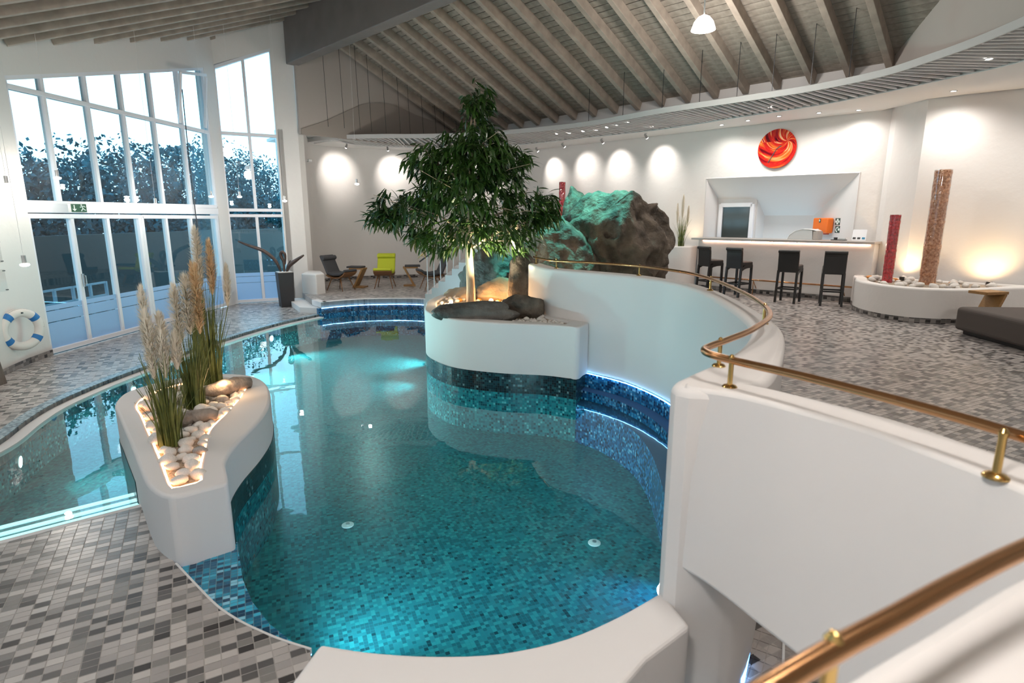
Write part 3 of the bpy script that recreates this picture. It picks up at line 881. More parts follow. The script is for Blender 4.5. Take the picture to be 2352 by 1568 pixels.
# ---- roof: boards and rafters
def zr(s): return 7.10 - 0.44 * (s - 7.13)
def zl(s): return 7.10 - 0.40 * (7.13 - s)
ceil_r = thing('ceiling', None, None); ceil_r['kind'] = 'structure'; ceil_r['label'] = 'whitewashed board ceiling above the bar side'
ceil_l = thing('ceiling_left', None, None); ceil_l['kind'] = 'structure'; ceil_l['label'] = 'whitewashed board ceiling above the window side'
nb = 40
ds = (12.55 - 7.0) / nb
proto = None
ang = math.atan(0.44)
Lr = 13.2
ridge_rot = Matrix((SR(0, 1), SR(1, 0), Vector((0, 0, 1)))).transposed()      # local x = r, y = s
def board(parent, sc_, zc, r0, r1, width, slope, proto_):
    if proto_ is None:
        g = G(); g.box((0, 0, 0), (r1 - r0, width - 0.016, 0.02))
        o = g.build('board', 'board', parent)
        proto_ = o.data
    else:
        o = bpy.data.objects.new('board', proto_); col.objects.link(o); o.parent = parent
    o.matrix_basis = Matrix.Translation(SR(sc_, (r0 + r1) / 2, zc + RND.uniform(-0.002, 0.002))) @ (ridge_rot @ Matrix.Rotation(slope, 3, 'X')).to_4x4()
    return proto_
for i in range(nb):
    s = 7.0 + ds * (i + .5)
    proto = board(ceil_r, s, zr(s) + 0.11, -15.3, 0.2, ds / math.cos(ang), -ang, proto)
proto = None
ds = 0.145; nb = 64
for i in range(nb):
    s = 7.1 - ds * (i + .5)
    proto = board(ceil_l, s, zl(s) + 0.11, -16.0, 6.5, ds / math.cos(math.atan(0.40)), math.atan(0.40), proto)
struct(G().bar(SR(9.9, -7.5, zr(9.9) + 0.17), SR(9.901, -7.5, zr(9.901) + 0.17), 1, 1).build('ceiling_tmp', 'void')) if False else None
g = G()
for s0, s1, r0, r1, f in ((6.9, 12.9, -15.4, 0.4, zr), (7.3, -2.6, -16.2, 6.6, zl)):
    g.add([SR(s0, r0, f(s0) + 0.14), SR(s0, r1, f(s0) + 0.14), SR(s1, r1, f(s1) + 0.14), SR(s1, r0, f(s1) + 0.14),
           SR(s0, r0, f(s0) + 0.24), SR(s0, r1, f(s0) + 0.24), SR(s1, r1, f(s1) + 0.24), SR(s1, r0, f(s1) + 0.24)],
          [(0, 1, 2, 3), (7, 6, 5, 4), (0, 4, 5, 1), (1, 5, 6, 2), (2, 6, 7, 3), (3, 7, 4, 0)])
struct(g.build('ceiling_deck', 'joint'))
proto = None
for k in range(19):
    r = -2.98 - 0.645 * k
    a, b = SR(7.2, r, zr(7.2)), SR(12.42, r, zr(12.42))
    g = G(); g.bar(a, b, 0.11, 0.20, up=(0, 0, 1)); g.build('rafter', 'wood_white', ceil_r, bevel=0.008)
for k in range(30):
    r = -15.6 + 0.645 * k
    # lower end where the rafter meets the window wall / near wall
    s_end = -2.0
    for i in range(200):
        s = 7.0 - i * 0.05
        p = SR(s, r)
        lim = -7.42 if p.y > 9 else (-7.42 + (9 - p.y) * 0.14 if p.y > 3 else -6.55)
        if p.x < lim or p.y < -2.4:
            s_end = s; break
    if s_end > 6.7: continue
    g = G(); g.bar(SR(7.05, r, zl(7.05)), SR(s_end, r, zl(s_end)), 0.11, 0.20); g.build('rafter', 'wood_white', ceil_l, bevel=0.008)
# ridge beam
gb = G(); gb.bar(SR(7.13, -15.0, 6.50), SR(7.13, 2.5, 6.50), 0.30, 1.10)
struct(gb.build('ceiling_ridge_beam', 'beam', bevel=0.02), 'deep grey ridge beam')
# gable wall, darker wave, eave fascia, bulkhead
def GP(s, z, off=0.0): return SR(s, -14.9 + off, z)
struct(panel('wall_gable', [(7.18, 4.3), (13.0, 4.3), (13.0, 4.75), (12.4, 4.9), (7.18, 7.3)], -0.1, 0.0, GP, 'gable'), 'taupe gable wall under the ridge')
wave = [(7.2, 4.3)] + [(s, z) for s, z in ((7.2, 4.42), (7.9, 4.7), (8.5, 5.0), (9.0, 5.25), (9.6, 5.38), (10.2, 5.36), (10.8, 5.2), (11.4, 5.1), (12.0, 5.1), (12.6, 4.9))] + [(12.6, 4.3)]
struct(panel('wall_gable_wave', wave, 0.0, 0.03, GP, 'gable_dark'), 'darker wavy band along the gable wall')
def EP(r, z, off=0.0): return SR(12.45 - off, r, z)
struct(panel('wall_eave', [(-14.9, 4.33), (-2.95, 4.33), (-2.95, 5.0), (-14.9, 5.0)], -0.08, 0.0, EP, 'plaster_smooth'), 'white upstand below the rafter ends')
BK = [(6.66, 10.95), (6.45, 9.6), (6.25, 8.2), (6.1, 6.9), (6.0, 5.5), (5.8, 3.0), (5.6, -2.4)]
struct(G().ribbon(BK, 4.34, 7.2, 0.15, side=1).build('wall_bulkhead', 'gable'), 'taupe bulkhead wall above the curved soffit')

# ---- curved soffit with lattice
G_UP = [(-5.87, 17.29), (-4.94, 16.66), (-3.52, 16.41), (-2.61, 16.41), (-1.3, 16.2), (0.04, 15.61), (1.79, 14.36), (3.11, 12.69), (4.24, 11.57), (5.15, 10.6), (5.72, 9.57), (5.86, 8.68), (5.90, 7.95), (5.85, 7.18), (5.7, 5.5), (5.5, 3.0)]
G_LO = [(-5.75, 17.5), (-5.0, 16.95), (-4.51, 17.8), (-3.63, 18.3), (-2.28, 18.4), (-1.0, 18.2), (0.3, 17.7), (2.06, 16.2), (3.69, 14.75), (4.84, 13.14), (5.8, 11.9), (6.43, 10.6), (6.84, 9.46), (7.08, 8.6), (7.2, 6.5), (7.1, 3.0)]
def resample(pts, n):
    C = catmull([(x, y, 0) for x, y in pts], 10)
    L = [0]
    for i in range(1, len(C)): L.append(L[-1] + (C[i] - C[i - 1]).length)
    out = []; j = 0
    for k in range(n):
        t = L[-1] * k / (n - 1)
        while j < len(L) - 2 and L[j + 1] < t: j += 1
        f = (t - L[j]) / max(1e-6, L[j + 1] - L[j])
        out.append(C[j].lerp(C[j + 1], f))
    return out
UPC = catmull([(x, y, 0) for x, y in G_UP], 6)
LOC = catmull([(x, y, 0) for x, y in G_LO], 6)
sof_poly = [(p.x, p.y) for p in LOC] + [(9.5, 3.0), (9.5, 9.45), (8.8, 10.15), (7.95, 10.85), (7.6, 11.2), (7.58, 11.7), (7.47, 12.33)] + [(SR(13.98, r).x, SR(13.98, r).y) for r in (-5, -8, -11, -15)] + CH[:3:-1]
struct(G().prism(sof_poly, Z_SOF, Z_SOF + 0.06).build('ceiling_soffit', 'ceiling_white'), 'white curved soffit along the walls')
struct(G().prism([(5.5, 3.0), (9.5, 3.0), (9.5, -2.5), (5.4, -2.5)], Z_SOF + 0.02, Z_SOF + 0.08).build('ceiling_soffit_near', 'plaster_smooth'))
lat = thing('lattice_ceiling', 'white square-mesh lattice panel hung along the curved soffit', 'ceiling grille')
g = G()
for pth in (UPC, ):
    g.ribbon([(p.x, p.y) for p in pth], Z_SOF + 0.0, Z_SOF + 0.11, 0.03, side=-1)
g.build('rim', 'lattice_rim', lat, bevel=0.006)
g = G(); g.ribbon([(p.x, p.y) for p in LOC], Z_SOF - 0.015, Z_SOF + 0.05, 0.03, side=1); g.build('rim', 'lattice', lat, bevel=0.006)
nS = 150
UR = resample(G_UP, nS)
LF = resample(G_LO, 900)
LR = []
last = 0
for i in range(nS):
    tq = (UR[min(i + 1, nS - 1)] - UR[max(i - 1, 0)]).normalized()
    cand = [(abs((LF[j] - UR[i]).dot(tq)) + 0.15 * (LF[j] - UR[i]).length, j) for j in range(last, min(900, last + 60))]
    last = min(cand)[1]
    LR.append(LF[last].copy())
for i in range(1, nS - 1):
    a, b = UR[i].copy(), LR[i].copy()
    a.z = b.z = Z_SOF + 0.018
    g = G(); g.bar(a, b, 0.036, 0.03); g.build('slat', 'lattice', lat)
for k in range(1, 16):
    f = k / 16
    pts = []
    for i in range(nS):
        q = UR[i].lerp(LR[i], f); pts.append((q.x, q.y))
    g = G(); g.ribbon(pts, Z_SOF + 0.04, Z_SOF + 0.07, 0.010); g.build('rail', 'lattice_rim', lat)
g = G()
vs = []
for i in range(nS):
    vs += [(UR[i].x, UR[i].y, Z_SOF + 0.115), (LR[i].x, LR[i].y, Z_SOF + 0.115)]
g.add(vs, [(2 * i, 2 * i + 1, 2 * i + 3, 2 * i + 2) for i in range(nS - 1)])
o = g.build('shade_sheet', 'lattice_shade', lat); sm = o.modifiers.new('solid', 'SOLIDIFY'); sm.thickness = 0.02

struct(G().prism([SR(7.3, -14.95)[:2], SR(13.6, -14.95)[:2], SR(14.3, -15.6)[:2], SR(14.3, -18)[:2], SR(7.6, -18)[:2]], 4.42, 4.5).build('ceiling_back', 'plaster_smooth'))

struct(G().prism([(p.x, p.y) for p in LOC] + [(10.2, 3.0), (10.2, 9.9), (8.2, 12.2), (7.9, 12.9)] + [SR(14.7, r)[:2] for r in (-4.5, -9, -16)] + [(-2.5, 20.6), (-6.4, 19.2), (-6.4, 17.4)], 4.40, 4.46).build('ceiling_top', 'plaster_smooth'))
# ================================================================ LIGHTS: SEEN LAMPS AND ADDED ONES
def bell(loc, rod_top, power, label):
    t = thing('pendant_lamp', label, 'lamp', loc, 0, 'bell pendants under the roof')
    g = G(); g.lathe([(0.03, 0.20), (0.09, 0.17), (0.15, 0.10), (0.185, 0.0), (0.19, -0.02), (0.18, -0.02), (0.14, 0.09), (0.08, 0.15), (0.02, 0.17)], n=28, cap=False)
    g.build('shade', glow('lamp shade glow', (1, 0.96, 0.9), 3.0), t, smooth=True)
    g = G(); g.tube([(0, 0, 0.18), (0, 0, rod_top - loc[2])], 0.012, 8); g.build('rod', 'lattice', t)
    g = G(); g.lathe([(0.0, -0.05), (0.09, -0.03), (0.15, 0.0), (0.15, 0.02), (0.0, 0.03)], n=24, cap=False); g.build('bulb', 'bulb', t, smooth=True)
    lamp('POINT', 'lamp_light', (loc[0], loc[1], loc[2] - 0.28), power, (1, 0.94, 0.87), 0.22, t)
    return t
bell((3.05, 10.0, 5.12), 6.2, 150, 'white glowing bell pendant under the sloping board ceiling')
bell((-1.2, 5.0, 5.2), 6.5, 30, 'unseen bell pendant added to light the pool')  # this bell and the bells below are out of view, added as fill
bell((1.8, 1.6, 4.6), 5.9, 150, 'unseen bell pendant added to light the bench wall')
bell((-0.5, 0.2, 3.75), 4.25, 170, 'unseen bell pendant added to light the near parapet')
bell((-4.6, 4.5, 3.85), 4.3, 55, 'unseen bell pendant added to light the window deck')

# wall-washing spotlights clipped to the soffit
def spot(loc, target, power, label, colr=(1, 0.93, 0.86)):
    loc = Vector(loc); target = Vector(target)
    t = thing('spotlight', label, 'spotlight', loc, 0, 'spotlights washing the walls')
    d = (target - loc).normalized()
    g = G(); g.lathe([(0.03, 0.0), (0.03, -0.012), (0.0, -0.012)], n=14, cap=False); g.tube([(0, 0, 0), (0, 0, -0.06)], 0.008, 6)
    g.build('base', 'steel', t)
    g = G(); h0 = Vector((0, 0, -0.06)); g.tube([h0 - d * 0.05, h0 - d * 0.03, h0 + d * 0.07, h0 + d * 0.075], [0.02, 0.028, 0.034, 0.03], 12); hd = g.build('head', 'steel', t)
    g = G(); g.tube([h0 + d * 0.075, h0 + d * 0.082], 0.03, 12); g.build('lens', 'bulb', hd)
    lamp('SPOT', 'spot_beam', loc + h0 + d * 0.12, power, colr, 0.03, t, target=target, angle=74, blend=1.0)
SPW = [((-4.76, 17.35, Z_SOF - 0.02), (-5.35, 18.25, 3.55)), ((-3.72, 18.0, Z_SOF - 0.02), (-3.75, 19.0, 3.55)), ((-2.3, 18.55, Z_SOF - 0.02), (-2.4, 19.4, 3.6)), ((-0.9, 18.7, Z_SOF - 0.02), (-1.0, 20.0, 3.6))]
for a, b in SPW:
    spot(a, b, 105, 'small steel spotlight on the soffit behind the lounge chairs and tree')
for (x, y), r in (((0.74, 18.22), -12.12), ((1.45, 17.2), -10.86), ((2.42, 16.3), -9.71), ((3.39, 15.34), -8.35)):
    spot((x, y, Z_SOF - 0.02), SR(14, r, 3.56), 75, 'small steel spotlight on the soffit between boulder and hatch')
# recessed downlights
def downlight(loc, power, label, grp):
    t = thing('downlight', label, 'downlight', loc, 0, grp)
    g = G(); g.lathe([(0.055, 0.0), (0.055, -0.008), (0.04, -0.01), (0.04, 0.0)], n=16, cap=False); g.build('ring', 'steel', t)
    g = G(); g.lathe([(0.04, -0.004), (0.0, -0.004)], n=16, cap=False); g.build('lens', 'bulb', t)
    if power:
        lamp('SPOT', 'downlight_beam', (loc[0], loc[1], loc[2] - 0.03), power, (1, 0.95, 0.89), 0.03, t, target=(loc[0], loc[1], 0), angle=158, blend=1.0)
for x, y in ((1.15, 15.69), (1.47, 15.54), (1.79, 15.25), (2.09, 15.03), (2.28, 14.62), (2.47, 14.24), (2.65, 13.81), (3.34, 14.49), (5.1, 12.07), (6.58, 8.56)):
    downlight((x, y, Z_SOF + 0.018), 26, 'small round downlight set in the lattice ceiling', 'downlights in the lattice')
for x, y in ((4.87, 14.1), (5.24, 13.5), (5.68, 12.95), (6.32, 12.55), (6.96, 12.25), (7.55, 10.5), (8.3, 9.0), (8.2, 6.5), (8.0, 4.2)):  # those beside the right wall are added to brighten that side
    downlight((x, y, Z_SOF - 0.002), 62 if y > 11 else 105, 'small round downlight in the white soffit above the bar', 'downlights in the soffit')

# light strips
def strip(name, path, z, r, mat, label, n=6):
    g = G(); g.tube([(x, y, z) for x, y in path], r, n)
    return tag(g.build(name, mat), label, 'light strip')
strip('light_strip', offset_path(TERR_C[1:], -0.022), 0.138, 0.005, 'led_pool', 'ice blue light strip under the terrace edge')
strip('light_strip', offset_path([q for q in PAR_IN_C if q[1] > 3.2], -0.016), 0.190, 0.005, 'led_pool', 'ice blue light strip under the alcove parapet')
strip('light_strip', [(1.085, 2.32), (1.20, 2.53), (1.33, 2.79), (1.45, 3.0)], 0.02, 0.012, 'led_blue', 'blue light strip at the foot of the parapet in the passage')
strip('light_strip', offset_path(DECK_E_C, -0.006), -0.030, 0.004, 'led_blue', 'blue light strip under the near deck edge')

# underwater lamps
def pool_lamp(loc, target, power, colr, label, show=True):
    loc = Vector(loc); d = (Vector(target) - loc).normalized()
    t = thing('pool_lamp', label, 'pool lamp', loc, 0, 'underwater lamps of the pool')
    g = G(); g.tube([Vector((0, 0, 0)), d * 0.02, d * 0.025], [0.085, 0.085, 0.06], 20); g.build('rim', 'steel', t)
    g = G(); g.tube([d * 0.025, d * 0.03], 0.058, 20); g.build('lens', 'bulb_pool', t)
    lamp('SPOT', 'pool_beam', loc + d * 0.06, power, colr, 0.06, t, target=target, angle=104, blend=1.0)
pool_lamp((-5.02, 5.45, -0.26), (-3.0, 6.6, -0.45), 60, (0.55, 1.0, 0.95), 'round underwater lamp in the wall beside the window deck')
pool_lamp((-5.44, 7.9, -0.25), (-1.5, 8.3, -0.42), 430, (0.60, 1.0, 0.98), 'round underwater lamp below the window deck beside the island')
pool_lamp((-5.28, 9.7, -0.25), (-1.5, 9.8, -0.42), 430, (0.60, 1.0, 0.98), 'round underwater lamp below the middle of the window deck')
pool_lamp((-4.98, 11.6, -0.25), (-1.5, 11.0, -0.42), 430, (0.60, 1.0, 0.98), 'round underwater lamp below the far end of the window deck')
pool_lamp((-1.32, 11.0, -0.25), (-5, 10.6, -0.42), 430, (0.60, 1.0, 0.98), 'round underwater lamp in the wall behind the tree planter')
pool_lamp((-1.36, 9.6, -0.3), (-5, 8.0, -0.45), 150, (0.6, 1.0, 1.0), 'round underwater lamp in the wall left of the tree planter')
pool_lamp((-1.2, 2.75, -0.3), (0.2, 7.0, -0.18), 170, (0.5, 0.9, 1.0), 'round underwater lamp in the wall below the near ledge')
pool_lamp((0.0, 1.96, -0.3), (0.9, 6.0, -0.18), 130, (0.5, 0.9, 1.0), 'round underwater lamp in the wall below the bench')
pool_lamp((1.52, 3.95, -0.3), (-0.5, 3.0, -0.55), 60, (0.08, 0.45, 1.0), 'added blue lamp in the alcove wall tinting the pool floor')  # added lamp, stands in for the blue strip's reflection on the floor
# ================================================================ PLANTERS
def loop_resample(pts, n, k=8):
    C = catmull([(x, y, 0) for x, y in pts], k, closed=True)
    C.append(C[0].copy())
    L = [0]
    for i in range(1, len(C)): L.append(L[-1] + (C[i] - C[i - 1]).length)
    out = []; j = 0
    for q in range(n):
        t = L[-1] * q / n
        while j < len(L) - 2 and L[j + 1] < t: j += 1
        f = (t - L[j]) / max(1e-6, L[j + 1] - L[j])
        out.append(C[j].lerp(C[j + 1], f))
    return out

def nearest_inner(O, T):
    """match every outer rim point with a point of the inner loop"""
    out = []
    n = len(T)
    for i, p in enumerate(O):
        out.append(T[i])
    return out

def basin(name, outer, inner, z0, z1, depth, mat, parent, n=90, bev=0.03):
    """planter body: wall, rounded rim and sunken bed floor"""
    O = loop_resample(outer, n); T = loop_resample(inner, n)
    g = G()
    vs = []
    for i in range(n):
        o, t = O[i], T[i]
        vs += [(o.x, o.y, z0), (o.x, o.y, z1), (t.x, t.y, z1), (t.x, t.y, z1 - depth)]
    fs = []
    for i in range(n):
        j = (i + 1) % n
        for k in range(3):
            fs.append((i * 4 + k, j * 4 + k, j * 4 + k + 1, i * 4 + k + 1))
    fs.append(tuple(i * 4 + 3 for i in range(n)))
    g.add(vs, fs)
    return g.build(name, mat, parent, smooth='angle', bevel=bev, seg=3), O, T

def in_poly(x, y, P):
    r = False
    for i in range(len(P)):
        a, b = P[i - 1], P[i]
        if (a[1] > y) != (b[1] > y) and x < (b[0] - a[0]) * (y - a[1]) / (b[1] - a[1]) + a[0]:
            r = not r
    return r

def stone_mesh(name, seed, flat=0.65, sub=2, rough=0.25, mat='pebble'):
    bm = bmesh.new()
    bmesh.ops.create_icosphere(bm, subdivisions=sub, radius=1.0)
    off = Vector((seed * 7.3, seed * 3.1, seed * 1.7))
    for v in bm.verts:
        d = noise.noise(v.co * 1.1 + off) * rough + noise.noise(v.co * 2.7 + off) * rough * 0.4
        v.co *= 1 + d
        v.co.z *= flat
    me = bpy.data.meshes.new(name)
    bm.to_mesh(me); bm.free()
    me.polygons.foreach_set('use_smooth', [True] * len(me.polygons))
    me.materials.append(M[mat])
    return me
PEB = {m: [stone_mesh('pebble', i + k * 10, mat=m) for i in range(4)] for k, m in enumerate(('pebble', 'pebble_grey', 'pebble_amber'))}
def scatter(poly, n, z, size, mats, label, group, seed, avoid=(), name='pebble'):
    rr = random.Random(seed)
    xs = [p[0] for p in poly]; ys = [p[1] for p in poly]
    placed = []; tries = 0
    while len(placed) < n and tries < 12000:
        tries += 1
        x, y = rr.uniform(min(xs), max(xs)), rr.uniform(min(ys), max(ys))
        s = rr.uniform(*size)
        if not in_poly(x, y, poly): continue
        if any((x - a) ** 2 + (y - b) ** 2 < c * c for a, b, c in avoid): continue
        if any((x - a) ** 2 + (y - b) ** 2 < (0.86 * (s + c)) ** 2 for a, b, c in placed): continue
        placed.append((x, y, s))
        m = rr.choices([q[0] for q in mats], [q[1] for q in mats])[0]
        o = bpy.data.objects.new(name, rr.choice(PEB[m]))
        o.location = (x, y, z + s * 0.45)
        o.rotation_euler = (rr.uniform(-.3, .3), rr.uniform(-.3, .3), rr.uniform(0, 6.28))
        o.scale = (s, s * rr.uniform(.7, 1), s * rr.uniform(.8, 1.1))
        col.objects.link(o)
        tag(o, label[m], 'stone', group + (' (%s)' % m.replace('pebble_', '').replace('pebble', 'white')))

def rock(name, c, r, seed, mat, label, cat='rock', sub=5, amp=0.35, taper=0.0, lean=(0, 0), rz=0.0, group=None, ridge=0.25):
    bm = bmesh.new()
    bmesh.ops.create_icosphere(bm, subdivisions=sub, radius=1.0)
    off = Vector((seed * 5.7, seed * 2.3, seed * 9.1))
    rp_ = random.Random(seed)
    planes = [(Vector((rp_.gauss(0, 1), rp_.gauss(0, 1), rp_.gauss(0, 1))).normalized(), rp_.uniform(0.62, 0.95)) for _ in range(16)]
    for v in bm.verts:
        n0 = v.co.normalized()
        d = noise.noise(n0 * 1.3 + off) * amp + noise.noise(n0 * 3.1 + off) * amp * 0.5
        d += (abs(noise.noise(n0 * 2.2 + off * 1.3)) - 0.25) * -ridge + noise.noise(n0 * 8 + off) * amp * 0.16 + noise.noise(n0 * 17 + off) * amp * 0.07
        v.co = n0 * (1 + d)
        for pn, pd in planes:
            e = v.co.dot(pn) - pd
            if e > 0:
                v.co -= pn * e * 0.8
        v.co += n0 * (noise.noise(v.co * 5 + off) * amp * 0.22 + (abs(noise.noise(v.co * 3.3 + off)) * -0.35) * amp)
        k = 1 + taper * v.co.z
        v.co.x *= k; v.co.y *= k
        v.co.x += lean[0] * v.co.z; v.co.y += lean[1] * v.co.z
    me = bpy.data.meshes.new(name)
    bm.to_mesh(me); bm.free()
    me.polygons.foreach_set('use_smooth', [True] * len(me.polygons))
    me.materials.append(M[mat])
    me.transform(Matrix.Diagonal((*r, 1)))
    o = bpy.data.objects.new(name, me)
    o.location = c; o.rotation_euler = (0, 0, rz)
    col.objects.link(o)
    return tag(o, label, cat, group)

# ---- island planter in the pool
ISL_O = [(-2.13, 3.305), (-2.0, 3.395), (-1.885, 3.485), (-1.865, 3.505), (-1.875, 3.53), (-1.95, 3.66), (-2.06, 3.87), (-2.13, 4.2), (-2.17, 4.65), (-2.26, 5.1), (-2.46, 5.6), (-2.72, 6.0), (-3.02, 6.2), (-3.38, 6.2), (-3.7, 5.98), (-3.86, 5.58), (-3.74, 5.18), (-3.45, 4.8), (-2.9, 4.12), (-2.52, 3.64), (-2.33, 3.43)]
ISL_T = [(-2.20, 3.44), (-2.13, 3.48), (-2.075, 3.52), (-2.06, 3.535), (-2.07, 3.56), (-2.13, 3.66), (-2.20, 3.79), (-2.34, 4.12), (-2.49, 4.48), (-2.56, 4.9), (-2.66, 5.4), (-2.80, 5.82), (-3.05, 6.02), (-3.32, 6.0), (-3.52, 5.8), (-3.60, 5.48), (-3.50, 5.12), (-3.25, 4.8), (-2.8, 4.22), (-2.5, 3.83), (-2.33, 3.60)]
isl = thing('island_planter', 'white curved planter island with pampas grass rising from the pool', 'planter', (-2.6, 4.8, 0))
def at_parent(o, p):
    o.matrix_parent_inverse = p.matrix_basis.inverted()
    return o
b, O_, T_ = basin('body', ISL_O, ISL_T, -0.05, 0.46, 0.05, 'plaster_smooth', isl); at_parent(b, isl)
OI = loop_resample(ISL_O, 90)
pool_side = [(p.x, p.y) for p in OI]
m_ = G().ribbon(pool_side, Z_POOL, Z_WATER, 0.03, closed=True, side=1).build('mosaic_base', 'pool_wall', isl); at_parent(m_, isl)
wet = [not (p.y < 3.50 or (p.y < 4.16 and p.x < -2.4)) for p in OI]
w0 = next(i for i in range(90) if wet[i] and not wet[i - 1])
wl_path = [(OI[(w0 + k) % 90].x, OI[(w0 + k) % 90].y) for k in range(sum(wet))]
m_ = G().ribbon(offset_path(wl_path, -0.006), Z_WATER - 0.01, 0.122, 0.012, side=1).build('shade_band', 'teal_shade_uv', isl); at_parent(m_, isl)  # unlit strip above the water painted as darker tile
g = G(); g.prism([(p.x * 0.998 - 2.6 * 0.002, p.y) for p in loop_resample(ISL_T, 60)], 0.405, 0.43); at_parent(g.build('gravel_bed', 'gravel', isl), isl)
g = G(); tl = loop_resample(ISL_T, 120); g.tube([(p.x, p.y, 0.447) for p in tl] + [(tl[0].x, tl[0].y, 0.447)], 0.008, 6); at_parent(g.build('light_strip', 'led_warm', isl), isl)
tp = [(p.x, p.y) for p in loop_resample(ISL_T, 60)]
tp_in = [((x + 2.62) * 0.93 - 2.62, (y - 4.7) * 0.955 + 4.7) for x, y in tp]
GR = [(-2.66, 4.22), (-2.95, 5.1), (-3.12, 5.75)]
scatter(tp_in, 95, 0.43, (0.04, 0.075), (('pebble', 8), ('pebble_grey', 1)),
        {'pebble': 'white rounded pebble in the trough of the pool island', 'pebble_grey': 'grey rounded pebble in the trough of the pool island'}, 'pebbles on the pool island', 5,
        avoid=[(x, y, 0.13) for x, y in GR])
lamp('POINT', 'island_lamp', (-2.78, 5.35, 0.62), 5, (1, 0.62, 0.32), 0.05)

def driftwood(c, rz, L, r, label, seed):
    g = G(); rr = random.Random(seed)
    pts = [(-L / 2 + L * i / 7, rr.uniform(-.03, .03), rr.uniform(-.012, .02)) for i in range(8)]
    g.tube(pts, [r * q for q in (0.35, 0.7, 0.95, 1.05, 1.0, 1.05, 0.9, 0.75)], 10)
    o = g.build('driftwood', 'driftwood', smooth=True); o.location = c; o.rotation_euler = (0, 0.06, rz)
    tag(o, label, 'driftwood')
driftwood((-2.82, 5.45, 0.53), math.radians(62), 0.55, 0.075, 'split log of grey driftwood behind the rear pampas grass', 3)
driftwood((-2.70, 4.62, 0.51), math.radians(40), 0.36, 0.06, 'short grey driftwood piece between the pampas clumps', 8)

# ---- pampas grass
def pampas(loc, nblade, hb, plumes, label, seed, spread=0.1, group='pampas clumps on the pool island', pale=True):
    t = thing('pampas_grass', label, 'grass', loc, 0, group)
    rr = random.Random(seed)
    g = G()
    for i in range(nblade):
        a = rr.uniform(0, 6.283); r0 = rr.uniform(0, spread)
        x0, y0 = r0 * math.cos(a), r0 * math.sin(a)
        out = rr.uniform(0.01, 0.10) * (1 + r0 / spread) * (2.2 if rr.random() < 0.08 else 1)
        h = hb * rr.uniform(0.55, 1.05)
        wd = rr.uniform(0.004, 0.0085)
        ta = a + rr.uniform(-.5, .5)
        dx, dy = math.cos(ta) * out, math.sin(ta) * out
        px, py = -math.sin(rr.uniform(0, 6.28)), math.cos(rr.uniform(0, 6.28))
        vs = []
        for k in range(5):
            q = k / 4
            w_ = wd * (1 - 0.85 * q)
            cx, cy, cz = x0 + dx * q * q, y0 + dy * q * q, h * q * (1 - 0.06 * q)
            vs += [(cx - px * w_, cy - py * w_, cz), (cx + px * w_, cy + py * w_, cz)]
        g.add(vs, [(2 * k, 2 * k + 1, 2 * k + 3, 2 * k + 2) for k in range(4)])
    o = g.build('blades', 'blade', t, fix=False); o['kind'] = 'stuff'
    for (px, py, z0, L, r, mt) in plumes:
        g = G()
        base = Vector((px, py, z0))
        lean = Vector((px, py, 0)) * 0.25
        g.tube([Vector((px * 0.2, py * 0.2, 0.0)), Vector((px * 0.6, py * 0.6, z0 * 0.6)), base, base + lean * L + Vector((0, 0, L))], 0.004, 5)
        stem = g.build('stem', 'blade', t)
        g = G()
        for i in range(900):
            q = rr.random()
            prof = math.sin(math.pi * min(1, (q * 0.92 + 0.05))) ** 0.6 * r * 1.45
            a = rr.uniform(0, 6.283)
            s0 = base + lean * L * q + Vector((0, 0, L * q))
            d = Vector((math.cos(a), math.sin(a), 0))
            tip = s0 + d * prof * rr.uniform(0.5, 1.15) + Vector((0, 0, rr.uniform(0.02, 0.075)))
            sd_ = Vector((-d.y, d.x, 0.2)) * 0.0035
            midp = s0.lerp(tip, 0.5) + d * prof * 0.15
            g.add([s0 - sd_, s0 + sd_, midp + sd_ * 0.9, midp - sd_ * 0.9, tip], [(0, 1, 2, 3), (3, 2, 4)])
        g.build('plume', mt, stem, fix=False)
    return t
pampas((GR[0][0], GR[0][1], 0.42), 170, 0.80, [(-0.08, 0.02, 0.72, 0.50, 0.045, 'plume'), (0.0, 0.05, 0.62, 0.40, 0.05, 'plume'), (0.04, -0.02, 0.55, 0.34, 0.04, 'plume'), (0.10, 0.04, 0.60, 0.26, 0.04, 'plume'), (-0.03, -0.05, 0.55, 0.5, 0.05, 'plume')],
       'pampas clump with cream plumes nearest the bright end of the pool island', 21, 0.085)
pampas((GR[1][0], GR[1][1], 0.42), 170, 0.85, [(-0.06, 0.0, 0.62, 0.52, 0.07, 'plume'), (0.02, 0.03, 0.70, 0.52, 0.075, 'plume'), (0.10, 0.05, 0.70, 0.62, 0.06, 'plume_tan')],
       'middle pampas clump with broad pale plumes on the pool island', 22, 0.095)
pampas((GR[2][0], GR[2][1], 0.42), 210, 1.25, [(0.0, 0.0, 1.05, 0.58, 0.06, 'plume'), (0.10, 0.02, 0.98, 0.52, 0.05, 'plume_tan'), (-0.08, 0.04, 0.62, 0.66, 0.07, 'plume_tan'), (0.20, 0.1, 0.85, 0.4, 0.035, 'plume')],
       'tall pampas clump with tan plumes beside the driftwood log', 23, 0.11)

